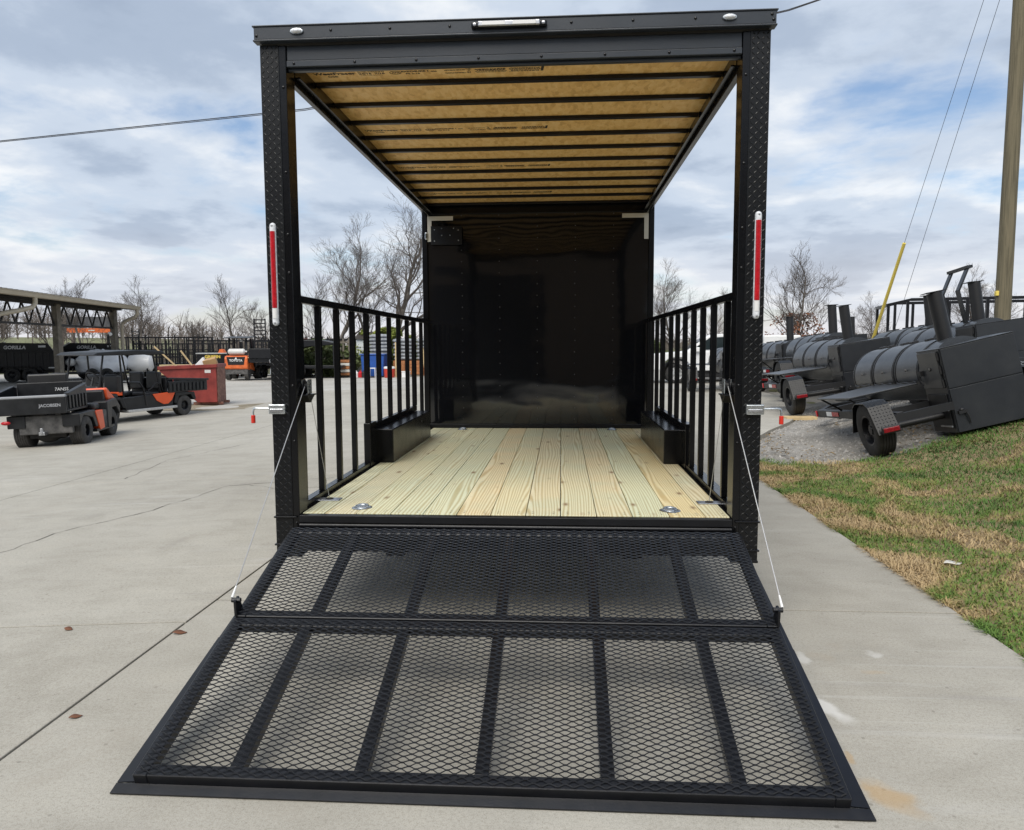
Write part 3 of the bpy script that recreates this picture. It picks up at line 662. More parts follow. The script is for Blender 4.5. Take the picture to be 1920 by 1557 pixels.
for s in (-1, 1):
    a, b = sorted((s*(WB-0.045), s*(WB+0.012))); mb = MB(); mb.box(a, b, YB-0.035, YB+0.06, 0.61, 2.99); mb.build('edge_trim', M['black'], tr, bevel=0.006)
    # L-shaped white tape in the corner
    xa = s*(WB-0.05); xb = s*(WB-0.33); zt = 2.905
    p = [(xa, YB-.0375, zt), (xb, YB-.0375, zt), (xb, YB-.0375, zt-.046), (xa-s*.046, YB-.0375, zt-.046), (xa-s*.046, YB-.0375, zt-.27), (xa, YB-.0375, zt-.27)]
    mb = MB(); mb.prism(p, (0, 0.0015, 0)); mb.build('corner_tape', M['tape'], tr)
mb = MB(); mb.box(-1.15, -0.81, YB-0.05, YB-0.04, 2.60, 2.80); pl_ = mb.build('cover_plate', M['bsatin'], tr, bevel=0.006)
mb = MB()
for x, z in ((-1.11, 2.76), (-1.03, 2.775), (-0.9, 2.775), (-.85, 2.755), (-1.03, 2.70), (-.94, 2.70), (-1.11, 2.64), (-.85, 2.645)): mb.lathe([(0, .006), (-.003, .005), (-.004, 0)], (x, YB-.05, z), 'Y', 8)
mb.build('screws', M['zinc'], pl_, kind='stuff')
mb = MB(); mb.box(-1.215, -1.185, YB-.06, YB-.038, 2.655, 2.735); sl = mb.build('side_latch', M['zinc'], tr, bevel=0.012, seg=3)
mb = MB(); mb.box(-1.207, -1.193, YB-.066, YB-.058, 2.67, 2.72); mb.build('latch_slot', M['bsatin'], sl, bevel=0.003)
# --- deck
edges = [18, 117, 258, 410, 553, 700, 848, 1000, 1150, 1305, 1457, 1615, 1765, 1867]
xs = [-XI+0.003+(e-18)/1849*(2*XI-0.006) for e in edges]
TINT = [(1, 1, 1), (1, 1, 1.02), (1, 1, 1), (.99, 1.02, 1.04), (1.0, 1.02, 1.02), (1.04, .96, .90), (1, 1, .98), (.98, .97, .98), (1.0, .99, .98), (1, .99, .98), (.96, 1.03, 1.04), (1.06, .95, .80), (1, 1, 1)]
for i in range(13):
    mb = MB(); w = xs[i+1]-xs[i]
    mb.box(-w/2+0.0022, w/2-0.0022, -2.13, 2.13, -0.038, random.uniform(-0.0012, 0.001))
    o = mb.build('deck_board', M['wood'], tr, bevel=0.0025, loc=((xs[i]+xs[i+1])/2, 0.037+2.13, ZD)); o.color = (*TINT[i], 1)
    ds = MB()
    for y in (0.07, 0.11, 1.02, 2.05, 3.1, 4.12):
        for q in (-.3, .3): ds.lathe([(0, .0), (0.0006, .0045)], ((xs[i]+xs[i+1])/2+q*w-(xs[i]+xs[i+1])/2, y-2.167, 0.0016), 'Z', 6)
    ds.build('deck_screws', M['steel'], o, kind='stuff')
mb = MB(); mb.box(-XI+.002, XI-.002, -0.012, 0.034, 0.555, ZD-0.004); mb.box(-XI+.002, XI-.002, -0.020, 0.034, 0.40, 0.550)
mb.build('rear_sill', M['bsatin'], tr, bevel=0.003)
mb = MB(); mb.cyl((-XI+.01, -0.028, 0.545), (XI-.01, -0.028, 0.545), 0.011, n=10); mb.build('hinge_rod', M['bsatin'], tr)
for s in (-1, 1):
    a, b = sorted((s*XI, s*XO)); mb = MB(); mb.box(a+.002, b-.002, 0.132, 7.35, 0.42, 0.597); mb.build('side_rail', M['black'], tr, bevel=0.004)
mb = MB()
for k in range(8): mb.box(-XI, XI, 0.3+k*0.55, 0.36+k*0.55, 0.44, 0.558)
mb.build('floor_joists', M['bsatin'], tr)
mb = MB(); mb.box(-0.7, -0.6, 0.05, 7.3, 0.36, 0.44); mb.box(0.6, 0.7, 0.05, 7.3, 0.36, 0.44); mb.bar((-.65, 7.2, .4), (0, 9.0, .42), .1, .1); mb.bar((.65, 7.2, .4), (0, 9.0, .42), .1, .1)
mb.build('chassis', M['bsatin'], tr)
# wheels in the wells
def wheel_meshes(name, r, w, rim, rubber=None, grooves=3, spoke=0, disc=None):
    h = w/2; pr = [(-h*.92, rim), (-h, rim+.25*(r-rim)), (-h*.98, r-.25*(r-rim)), (-h*.82, r-.02*r)]
    for g in range(grooves):
        c = (-0.6+1.2*g/max(1, grooves-1))*h if grooves > 1 else 0
        pr += [(c-.09*h, r), (c-.06*h, r-.028*r), (c+.06*h, r-.028*r), (c+.09*h, r)]
    pr += [(h*.82, r-.02*r), (h*.98, r-.25*(r-rim)), (h, rim+.25*(r-rim)), (h*.92, rim)]
    t = MB().lathe(pr, n=32).mesh('tyre', rubber or M['rubber'])
    d = MB().lathe([(-h*.92, rim), (-h*.86, rim*.9), (-h*.3, rim*.86), (-h*.25, rim*.72), (-h*.5, rim*.5), (-h*.52, rim*.3), (-h*.62, rim*.28), (-h*.66, rim*.12), (-h*.66, 0)], n=28)
    d.lathe([(h*.92, rim), (h*.2, rim*.85), (h*.2, 0)], n=20)
    for k in range(spoke):
        a = 2*math.pi*k/spoke; d.ball((-h*.52, rim*.42*math.cos(a), rim*.42*math.sin(a)), rim*.06, 6, 4)
    return t, d.mesh('rim', disc or M['bsatin'])
def put_wheel(parent, ms, c, side, name='wheel', mat=None):
    w = link(name, ms[0], parent, loc=c); w.rotation_euler = (0, 0, 0 if side < 0 else math.pi)
    r_ = link('rim', ms[1], w); return w
tw = wheel_meshes('t', 0.345, 0.20, 0.20, grooves=4, spoke=6)
for s in (-1, 1):
    for y in (2.25, 3.02): put_wheel(tr, tw, (s*1.165, y, 0.345), s)
    x0, x1 = sorted((s*1.045, s*1.235)); mb = MB(); mb.box(x0, x1, 1.80, 3.47, ZD+0.001, 0.865); mb.build('wheel_well', M['black'], tr, bevel=0.006)
mb = MB(); mb.cyl((-1.1, 2.25, .345), (1.1, 2.25, .345), .04); mb.cyl((-1.1, 3.02, .345), (1.1, 3.02, .345), .04); mb.build('axles', M['bsatin'], tr)
# --- railings
BL = [(0.52, .036), (0.89, .036), (1.26, .036), (1.64, .05), (2.01, .036), (2.39, .036), (2.76, .036), (3.13, .036), (3.46, .075), (3.85, .036)]
BR = [(0.40, .036), (0.78, .036), (1.13, .036), (1.48, .04), (1.85, .036), (2.22, .036), (2.58, .036), (3.10, .10), (3.52, .036), (3.9, .036)]
for s, BB in ((-1, BL), (1, BR)):
    x = s*1.20
    mb = MB(); mb.box(x-.02, x+.02, 0.132, YB, 1.752, 1.792); rl = mb.build('railing', M['black'], tr, bevel=0.003)
    mb = MB(); mb.box(x-.022, x+.022, 0.133, 0.20, ZD+.001, 1.751); mb.build('end_post', M['black'], rl, bevel=0.003)
    mb = MB(); mb.box(x-.019, x+.019, 0.20, 1.80, ZD+.001, 0.632); mb.build('bottom_rail', M['black'], rl, bevel=0.003)
    mb = MB(); mb.box(x-.019, x+.019, 3.47, YB-.01, ZD+.001, 0.632); mb.build('bottom_rail', M['black'], rl, bevel=0.003)
    mb = MB(); mb.box(x-.021, x+.021, 1.64, 3.47, 0.868, 0.915); mb.build('well_rail', M['black'], rl, bevel=0.003)
    mb = MB(); mb.box(x-.025, x+.025, 1.60, 1.80, ZD+.001, 0.93); mb.build('well_bracket', M['black'], rl, bevel=0.003)
    for y, w in BB:
        z0 = 0.916 if 1.64 < y < 3.47 else (0.93 if 1.5 < y < 1.65 else 0.633)
        mb = MB(); mb.box(x-.018, x+.018, y-w/2, y+w/2, z0, 1.751); mb.build('baluster', M['black'], rl, bevel=0.003, seg=1)
# --- tail lights on the posts
for s, z0 in ((-1, 1.62), (1, 1.64)):
    x = s*1.255; mb = MB(); mb.tube([(x, -0.006, z0+.016), (x, -0.006, z0+.524)], .0175, 14); mb.ball((x, -.006, z0+.017), (.0175, .0175, .0175)); mb.ball((x, -.006, z0+.523), (.0175, .0175, .0175))
    tl = mb.build('tail_light', M['lens'], tr)
    mb = MB(); mb.tube([(x, -.0105, z0+.095), (x, -.0105, z0+.495)], .0150, 14); mb.build('red_lens', M['redtape'], tl)
    mb = MB(); mb.tube([(x, -.0105, z0+.040), (x, -.0105, z0+.092)], .0148, 14); mb.build('white_lens', M['white'], tl)
    for z in (z0+.016, z0+.524): link('bolt', MB().lathe([(0, .006), (-.003, .005), (-.004, 0)], axis='Y', n=8).mesh('bolt', M['steel']), tl, loc=(x, -.022, z))
# --- ramp latches with red grips
for s in (-1, 1):
    z = 1.175; xa = s*1.215; xb = s*1.305; a, b = sorted((xa, xb))
    mb = MB(); mb.box(a, b, -0.028, 0.0, z-.025, z+.027); la = mb.build('ramp_latch', M['zinc'], tr, bevel=0.004)
    mb = MB(); mb.box(a+.008, b-.008, -0.034, -0.027, z-.012, z+.004); mb.build('latch_face', M['steel'], la, bevel=0.003)
    mb = MB(); mb.tube([(s*1.30, -.014, z+.004), (s*1.375, -.014, z+.006), (s*1.390, -.014, z+.002), (s*1.395, -.014, z-.012), (s*1.395, -.014, z-.035)], .0055, 8); mb.build('handle_rod', M['zinc'], la)
    mb = MB(); mb.tube([(s*1.395, -.014, z-.032), (s*1.395, -.014, z-.075)], .0115, 10); mb.build('grip', M['grip'], la, bevel=0.002, seg=1)
# --- pulleys, cables, floor plates and tie-down rings
RY0, RZ0, RY1, RZ1 = -0.040, 0.535, -1.602, 0.062
rt_ = Vector((0, RY1-RY0, RZ1-RZ0)); RL = rt_.length; rt_.normalize(); rn = Vector((1, 0, 0)).cross(rt_); rn = rn if rn.z > 0 else -rn
def RP(x, u, h=0.0): return Vector((x, RY0, RZ0))+rt_*u+rn*h
for s in (-1, 1):
    px, py, pz = s*1.145, 0.10, 1.285
    mb = MB(); mb.prism([(px-.022, py-.02, pz-.045), (px-.022, py+.10, pz-.045), (px-.022, py+.03, pz-.085)], (.044, 0, 0)); mb.box(px-.026, px+.026, py-.03, py+.11, pz-.046, pz-.038)
    pb = mb.build('pulley', M['bsatin'], tr, bevel=0.002, seg=1)
    mb = MB(); mb.lathe([(-.014, 0), (-.014, .042), (-.009, .042), (-.004, .033), (.004, .033), (.009, .042), (.014, .042), (.014, 0)], (px, py+.03, pz), 'X', 18); mb.build('sheave', M['bsatin'], pb)
    mb = MB(); mb.box(px-.019, px-.015, py-.005, py+.06, pz-.035, pz+.045); mb.box(px+.015, px+.019, py-.005, py+.06, pz-.035, pz+.045); mb.build('cheek', M['zinc'], pb, bevel=0.002, seg=1)
    lug = RP(s*1.205, 0.735, 0.075)
    mb = MB(); a = (px, py-.005, pz+.005); mb.tube([lug, tuple(Vector(lug).lerp(Vector(a), .5)), a], .0024, 6); mb.build('cable', M['cable'], tr)
    mb = MB(); mb.tube([(s*1.115, 0.385, ZD+.008), (px, py+.07, pz-.01)], .0018, 6); mb.build('cable', M['cable'], tr)
    mb = MB(); mb.cyl(lug, Vector(lug).lerp(Vector(a), .045), .006, .004, 8); mb.build('cable_ferrule', M['white'], tr)
    mb = MB(); mb.box(s*1.115-.068, s*1.115+.068, 0.345, 0.425, ZD+.0015, ZD+.0055); fp = mb.build('floor_plate', M['steel'], tr, bevel=0.002, seg=1)
    mb = MB(); mb.lathe([(ZD+.004, .026), (ZD+.010, .022), (ZD+.010, 0)], (s*1.115, 0.385, 0), 'Z', 14); mb.build('spring_hole', M['dark'], fp)
    for yy in (0.175, 4.14):
        dx = s*0.862 if yy < 1 else s*.81
        mb = MB(); mb.lathe([(ZD+.002, .058), (ZD+.004, .054), (ZD+.0045, .044), (ZD+.002, .036), (ZD+.002, 0)], (dx, yy, 0), 'Z', 24); dr = mb.build('tie_down', M['zinc'], tr)
        mb = MB(); mb.tube([(dx+.034*math.cos(t*math.pi/8), yy+.034*math.sin(t*math.pi/8), ZD+.010+.004*math.sin(t*math.pi/8)) for t in range(16)], .0055, 8, closed=True); mb.build('ring', M['zinc'], dr)
# --- folding mesh ramp
def rmat(mb):     # local (x, u, h) -> world
    mb.v = [tuple(RP(*p)) for p in mb.v]; return mb
ramp = None
HW = 1.194; UM = 0.765
mb = MB(); mb.box(-HW, -HW+.05, 0.0, UM, -.042, 0); mb.box(HW-.05, HW, 0, UM, -.042, 0); mb.box(-HW+.0501, HW-.0501, 0, .05, -.042, 0); mb.box(-HW+.0501, HW-.0501, UM-.045, UM, -.042, 0)
ramp = rmat(mb).build('ramp', M['ramp'], tr, bevel=0.003, seg=1)
mb = MB(); U2 = UM+.012; mb.box(-HW, -HW+.05, U2, RL, -.042, 0); mb.box(HW-.05, HW, U2, RL, -.042, 0); mb.box(-HW+.0501, HW-.0501, U2, U2+.05, -.042, 0); mb.box(-HW+.0501, HW-.0501, RL-.05, RL, -.042, 0)
rmat(mb).build('lower_frame', M['ramp'], ramp, bevel=0.003, seg=1)
for u0, u1, X5 in ((0.051, UM-.046, (-.838, -.412, -.003, .412, .838)), (U2+.051, RL-.051, (-.850, -.416, -.003, .420, .852))):
    for x in X5:
        mb = MB(); mb.box(x-.024, x+.024, u0, u1, -.044, -.004); rmat(mb).build('crossbar', M['ramp'], ramp, bevel=0.002, seg=1)
# angle skirts down both sides and along the toe
for s in (-1, 1):
    mb = MB()
    for (u0, u1, w0, w1) in ((0.08, UM+.10, .006, .034), (UM+.104, RL-.004, .034, .062)):
        x = s*(HW+.001); mb.prism([(x, u0, -.030), (x+s*w0, u0, -.036), (x+s*w1, u1, -.040), (x, u1, -.034)], (0, 0, -.005))
    rmat(mb).build('side_skirt', M['ramp'], ramp)
    mb = MB(); x = s*1.188; mb.prism([(x-.004, .735-.035, 0.0), (x-.004, .735+.035, 0.0), (x-.004, .735+.02, .07), (x-.004, .735-.02, .07)], (.010, 0, 0)); mb.cyl((s*1.188-.02, .735, .062), (s*1.188+.02, .735, .062), .011, n=10)
    rmat(mb).build('cable_lug', M['ramp'], ramp)
toe0 = RP(0, RL+.001, -.043); mb = MB(); mb.prism([(-1.256, toe0.y, toe0.z), (1.256, toe0.y, toe0.z), (1.262, -1.622, 0.003), (-1.262, -1.622, 0.003)], (0, -.0015, .005)); mb.build('toe_flap', M['ramp'], ramp)
mb = MB()
for k in range(9): mb.cyl((-1.0+k*.25-.04, UM+.006, -.02), (-1.0+k*.25+.04, UM+.006, -.02), .012, n=10)
rmat(mb).build('fold_hinges', M['ramp'], ramp)
def exmesh(u0, u1, h):
    mb = MB(); SW, LW = 0.0255, 0.053; rows = int((u1-u0)/(SW/2)); x0, x1 = -HW+.012, HW-.012; nx = int((x1-x0)/(LW/2))
    lw = (x1-x0)/nx; su = (u1-u0)/rows; t = .0025; th = .0036
    # wavy strands: every strand zigzags between neighbouring bond points
    for k in range(rows//2+1):
        uc = u0+su*(2*k)
        for half in (0, 1):
            pts = []
            for i in range(nx+1):
                up_ = i % 2 == 0
                off = (su*0.92 if up_ else 0.10*su)*(1 if half else -1)
                pts.append((x0+i*lw, uc+off))
            for i in range(nx):
                (xa, ua), (xb, ub) = pts[i], pts[i+1]
                if not (u0 <= ua <= u1 and u0 <= ub <= u1): continue
                hh = h; ql = lw*.17
                for (xc, uc2, xd, ud) in ((xa, ua, xa+ql, ua), (xa+ql, ua, xb-ql, ub), (xb-ql, ub, xb, ub)):
                    h0 = hh+.0028*abs(uc2-uc)/su; h1 = hh+.0028*abs(ud-uc)/su
                    mb.add([(xc, uc2-t, h0), (xc, uc2+t, h0), (xd, ud+t, h1), (xd, ud-t, h1), (xc, uc2, h0+th), (xd, ud, h1+th)], [(0, 4, 5, 3), (4, 1, 2, 5)])
    return rmat(mb)
exmesh(0.006, UM-.008, .002).build('expanded_mesh', M['mesh'], ramp, kind='stuff')
exmesh(U2+.008, RL-.006, .002).build('expanded_mesh', M['mesh'], ramp, kind='stuff')
# ------------------------------------------------------------------ bare trees
def tree_mesh(seed, H, r0, lean=(0, 0), spread=0.55, levels=5, first=0.28, nseg=9, twig=0.007, dense=1.0, fork=None):
    rng = random.Random(seed); tk = MB(); cr = MB()
    def grow(p, d, length, r, lev):
        n = nseg if lev == 0 else max(3, 6-lev); pts = [p.copy()]; rs = [r]; q = p.copy(); dd = d.copy()
        for i in range(n):
            wob = 0.10 if lev == 0 else 0.24
            dd = (dd+Vector((rng.gauss(0, wob), rng.gauss(0, wob), rng.gauss(0, wob*.6)+(0.05 if lev else 0.02)))).normalized()
            q = q+dd*length/n; pts.append(q.copy()); rs.append(max(twig*.6, r*(1-0.68*(i+1)/n)))
        (tk if lev == 0 else cr).tube(pts, rs, 7 if lev == 0 else (5 if lev == 1 else 3), caps=False)
        if lev >= levels: return
        k = {0: int(9*dense), 1: int(6*dense), 2: int(5*dense), 3: 4, 4: 3}.get(lev, 2)
        for j in range(k):
            t = (first+(1-first)*(j+rng.random()*.8)/k) if lev == 0 else (0.18+0.82*(j+rng.random())/k)
            t = min(t, 0.999); i = min(int(t*n), n-1); f = t*n-i; b = pts[i].lerp(pts[i+1], f); rb = rs[i]+(rs[i+1]-rs[i])*f
            ax = (pts[i+1]-pts[i]).normalized(); o = ax.orthogonal().normalized(); o.rotate(Matrix.Rotation(rng.uniform(0, 6.283), 3, ax))
            a = rng.uniform(0.6, 1.25)*spread; nd = (ax*math.cos(a)+o*math.sin(a)); nd.z += 0.12; nd.normalize()
            ln = length*rng.uniform(0.42, 0.68)*(1.15-0.55*t if lev == 0 else 0.95)
            grow(b, nd, ln, max(twig, rb*rng.uniform(.45, .68)), lev+1)
        if lev < levels: grow(pts[-1], dd, length*0.38, rs[-1], lev+1)
    grow(Vector((0, 0, -0.2)), Vector((lean[0], lean[1], 1)).normalized(), H*0.66, r0, 0)
    return tk, cr
def add_tree(label, loc, data, rotz=0.0, scale=1.0, bark='bark', tw='twig', group='bare trees', leaves=0, seed=1, name='bare_tree'):
    t = thing(name, label, 'tree', loc, (0, 0, rotz), group, scale)
    tm, cm = data
    link('trunk', tm, t); link('crown', cm, t); return t
def tree_data(*a, bark='bark', tw='twig', **k):
    tk, cr = tree_mesh(*a, **k); return tk.mesh('trunk', M[bark]), cr.mesh('crown', M[tw])
Z0 = -0.33
TA = tree_data(3, 10.5, 0.17, lean=(0.02, 0), spread=0.62, levels=4, first=0.25, dense=1.25)
TB = tree_data(8, 11.5, 0.24, lean=(0.06, 0), spread=0.75, levels=4, first=0.30, dense=1.2)
TC = tree_data(12, 8.0, 0.10, lean=(0.03, 0), spread=0.5, levels=4, first=0.15, dense=1.0)
TD = tree_data(21, 6.5, 0.07, lean=(-0.05, 0), spread=0.45, levels=3, first=0.12, dense=1.3)
TE = tree_data(33, 7.0, 0.11, lean=(0.35, 0), spread=0.55, levels=4, first=0.2, dense=0.9)
for (lab, x, y, dt, rz, sc) in (
    ('tall bare tree left of centre behind the grey canopy trailer', -14.6, 44.5, TA, 0.3, 1.0),
    ('largest bare tree with crooked limbs beside the trailer bulkhead', -11.2, 45, TB, 0.0, 1.12),
    ('slim bare tree leaning right between the two tall bare trees', -13.2, 46, TE, 0.1, 1.15),
    ('bare round-headed tree right of the pavilion eave', -30.5, 50, TA, 2.0, 0.68),
    ('thin bare tree rising over the pavilion roof end', -33.5, 48, TC, 1.0, 0.95),
    ('low forked bare tree above the red dumpster', -27.0, 50, TE, 0.5, 0.70),
    ('wispy bare sapling above the row of black rail trailers', -23.6, 50, TD, 1.4, 1.15),
    ('second wispy bare sapling nearer the forklift', -21.4, 51, TC, 2.2, 0.72),
    ('bare sapling left of the trailer corner post', -17.5, 50, TD, 3.0, 1.2),
    ('bare tree framed by the pavilion at far left', -44.5, 47, TC, 0.4, 0.95),
    ('second bare tree framed by the pavilion beside its post', -40.0, 47, TD, 0.9, 1.05),
    ('third bare tree seen under the pavilion truss', -42.2, 48, TC, 4.4, 0.85),
    ('crooked dark bare tree behind the white tarped machine', -35.2, 47, TE, 5.6, 0.75),
    ('bare brushy tree just right of the black bulkhead', 8.2, 52, TA, 4.0, 0.72),
    ('small bare tree beside the white pickup cab', 10.2, 48, TC, 5.0, 0.72),
    ('bare tree left of the yellow guy guard', 19.6, 44, TA, 1.2, 0.46),
    ('tall bare tree behind the black cage rail', 27.0, 46, TA, 3.3, 0.62),
    ('bare bush-like tree at the right edge behind the pole', 31.5, 44, TC, 2.5, 0.65),
    ('bare tree between cage rail and utility pole', 29.8, 48, TD, 0.5, 0.95)):
    add_tree(lab, (x, y, gz(x, y)-0.05 if x < 0 else -0.1), dt, rz, sc)
# tree that kept brown leaves on its lower limbs
TL = tree_data(41, 9.0, 0.16, spread=0.55, levels=4, first=0.15, dense=1.25)
oak = add_tree('bare tree with brown leaves still hanging on its lower limbs', (13.6, 40, -0.1), TL, 0.4, 0.80)
rng = random.Random(3); mb = MB()
for i in range(6000):
    a = rng.uniform(0, 6.283); h = rng.uniform(0.9, 4.2); rr = rng.uniform(.3, 2.7)*(1-abs(h-2)/4)
    if mnoise.noise(Vector((rr*math.cos(a)*1.2, rr*math.sin(a)*1.2, h*1.2))) < 0.05: continue
    c = Vector((rr*math.cos(a), rr*math.sin(a), h)); d = Vector((rng.gauss(0, 1), rng.gauss(0, 1), rng.gauss(0, 1))).normalized()*rng.uniform(.05, .1); e = d.orthogonal()*.8
    mb.add([c-d, c+e, c+d, c-e], [(0, 1, 2, 3)])
mb.build('leaves', M['dead_leaf'], oak, kind='stuff')
# shrubs with leaves
def shrub(label, loc, rx, ry, h, mat, n, seed, leafsize=0.11, name='leafy_shrub'):
    t = thing(name, label, 'shrub', loc, group='leafy shrubs along the lot')
    rng = random.Random(seed); st = MB()
    for k in range(7):
        a = rng.uniform(0, 6.3); p = Vector((rng.uniform(-.5, .5)*rx, rng.uniform(-.3, .3)*ry, 0)); st.tube([p, p+Vector((math.cos(a)*rx*.2, math.sin(a)*ry*.2, h*.45)), p+Vector((math.cos(a)*rx*.5, math.sin(a)*ry*.4, h*.85))], [.03, .02, .008], 4, caps=False)
    st.build('stems', M['bark2'], t)
    mb = MB(); i = 0
    while i < n:
        a = rng.uniform(0, 6.283); u = rng.random()**.5; z = rng.random(); prof = math.sin(math.pi*min(1, .18+.82*z))**.6
        x = u*math.cos(a)*rx*prof; y = u*math.sin(a)*ry*prof
        if mnoise.noise(Vector((x*1.6+seed, y*1.6, z*h*1.6))) < -0.12: continue
        c = Vector((x, y, z*h)); d = Vector((rng.gauss(0, 1), rng.gauss(0, 1), rng.gauss(0, 1))).normalized()*leafsize*rng.uniform(.6, 1.2); e = d.orthogonal()*.5
        mb.add([c-d, c+e, c+d, c-e], [(0, 1, 2, 3)]); i += 1
    mb.build('foliage', mat, t, kind='stuff')
shrub('wide green shrub under the grey canopy trailer', (-14.6, 41.5, Z0), 2.6, 1.2, 2.3, M['leaf'], 5200, 2)
shrub('yellow green shrub above the bag stacks left of the bulkhead', (-10.6, 43.0, Z0), 2.4, 1.2, 3.0, M['leafy'], 5200, 4)
shrub('dull green shrub behind the white shed', (-12.4, 43.5, Z0), 1.4, 1.0, 2.8, M['leafy'], 2600, 6)
shrub('green shrub seen over the pickup bonnet', (5.9, 44, -0.1), 1.3, 1.0, 1.9, M['leaf'], 2000, 8)
# far wood on the horizon that reads as one mass, and rising field
def far_wood():
    rng = random.Random(77); mb = MB()
    for i in range(1500):
        x = rng.uniform(-190, 150); y = 88+rng.uniform(-7, 26)
        hgt = 2.3+1.5*mnoise.noise(Vector((x*.05, 0, 1)))+rng.uniform(-.6, 1.3)
        p = Vector((x, y, -.2 if x > -45 else -.2+3.0*min(1, (-45-x)/25)))
        if x < -45: hgt += 1.3
        mb.tube([p, p+Vector((rng.gauss(0, .1), 0, hgt*.8))], [.07, .03], 3, caps=False)
        for k in range(24):
            b = p+Vector((0, 0, hgt*rng.uniform(.1, .8))); e = b+Vector((rng.gauss(0, .8), rng.gauss(0, .6), rng.uniform(.15, .55)*hgt*.7)); c = b.lerp(e, .5)+Vector((rng.gauss(0, .08), 0, rng.gauss(0, .08)))
            mb.tube([b, c, e], [.035, .025, .012], 3, caps=False)
    o = mb.build('far_wood', M['scrub'], kind='stuff'); tag(o, 'distant band of bare brown woodland along the horizon', 'woodland')
far_wood()
def brush():
    rng = random.Random(78); mb = MB()
    for i in range(2600):
        x = rng.choice((rng.uniform(-46, -5.5), rng.uniform(-38, -14), rng.uniform(-46, -5.5), rng.uniform(4, 34))); y = rng.uniform(46, 57)
        h = (rng.uniform(.5, 2.0)+.9*mnoise.noise(Vector((x*.25, y*.1, 0))))
        p = Vector((x, y, -.3)); d = Vector((rng.gauss(0, .45), rng.gauss(0, .3), 1)).normalized(); q = p+d*h; m = p.lerp(q, .5)+Vector((rng.gauss(0, .2), 0, 0))
        mb.tube([p, m, q], [.016, .010, .004], 3, caps=False)
        for k in range(9):
            b = m.lerp(q, rng.uniform(-.6, .95)); e = b+Vector((rng.gauss(0, .4), rng.gauss(0, .3), rng.uniform(-.05, .45))); mb.tube([b, b.lerp(e, .5)+Vector((0, 0, rng.gauss(0, .06))), e], [.007, .005, .003], 3, caps=False)
    o = mb.build('brush', M['twig'], kind='stuff'); tag(o, 'thin leafless brush growing along the back of the lot', 'brush')
brush()
# gently rising green field at far left
mb = MB(); vs = []; nx, ny = 24, 12
for j in range(ny+1):
    for i in range(nx+1):
        x = -220+190*i/nx; y = 56+(190-56)*j/ny; u = j/ny; e = max(0, min(1, (x+38)/-30)); vs.append((x, y, -0.5+(4.2*u+0.7*math.sin(x*.03))*e-0.1))
mb.add(vs, [(j*(nx+1)+i, j*(nx+1)+i+1, (j+1)*(nx+1)+i+1, (j+1)*(nx+1)+i) for j in range(ny) for i in range(nx)], True)
struct(mb.build('hill', M['field']))

# ------------------------------------------------------------------ open pavilion on the left
pv = thing('pavilion', 'open-sided pavilion with tan gutter, lattice trusses and grey posts', 'pavilion', (-24.2, 31.4, Z0-.27), (0, 0, math.atan2(0.17, 0.985)))
# local frame: Y along the eave (away), X towards the camera side
PH = 4.25
posts = [-12.2, -6.2, -0.1, 6.5]
for y in posts:
    mb = MB(); mb.box(-.22, .0, y-.2, y+.2, 0, PH); mb.build('post', M['postwood'], pv, bevel=.01, seg=1)
    mb = MB(); mb.box(.001, .05, y-.21, y+.21, 0, PH-.05); mb.build('post_board', M['postwood'], pv)
    mb = MB(); mb.box(-9.2, -9.0, y-.2, y+.2, 0, PH+.6); mb.build('post', M['postwood'], pv)
def P3(x): return PH+.12+(-x)*0.10
for (y0, y1) in zip(posts[:-1], posts[1:]):
    for xx in (-.10,):
        a, b = y0+.2, y1-.2; zt, zb = PH-.10, PH-1.05
        mb = MB(); mb.box(xx-.05, xx+.05, a, b, zt-.06, zt+.06); tch = mb.build('truss', M['truss'], pv)
        mb = MB(); mb.box(xx-.04, xx+.04, a, b, zb-.06, zb+.04); mb.build('bottom_chord', M['truss'], tch)
        n = 5
        for k in range(n):
            u0 = a+(b-a)*k/n; um = a+(b-a)*(k+.5)/n; u1 = a+(b-a)*(k+1)/n
            for p, q in (((xx, u0, zb), (xx, um, zt)), ((xx, um, zt), (xx, u1, zb))):
                mb = MB(); mb.bar(p, q, .06, .06, (1, 0, 0)); mb.build('web', M['truss'], tch)
mb = MB(); mb.box(-.3, .1, -14, 7.3, PH-.02, PH+.16); mb.build('eave_beam', M['truss'], pv)
for y in range(-13, 8, 2):
    mb = MB(); mb.bar((.85, y, PH+.08), (-9.6, y, PH+.95), .1, .16); mb.build('rafter', M['truss'], pv)
mb = MB(); mb.prism([(.95, -14, PH+.19), (-9.8, -14, PH+1.13), (-9.8, -14, PH+1.16), (.95, -14, PH+.22)], (0, 21.3, 0)); rf = mb.build('roof', M['roofmetal'], pv)
for k in range(53):
    y = -13.9+k*.4; mb = MB(); mb.bar((1.0, y, PH+.245), (-9.8, y, PH+1.175), .06, .05); mb.build('roof_rib', M['roofmetal'], rf)
gt = [(.96, -14, PH+.0), (1.12, -14, PH+.02), (1.16, -14, PH+.18), (.96, -14, PH+.20)]
mb = MB(); mb.prism(gt, (0, 21.3, 0)); mb.box(.955, 1.18, -14.02, 7.32, PH+.185, PH+.215); gu = mb.build('gutter', M['tan'], pv, bevel=.01)
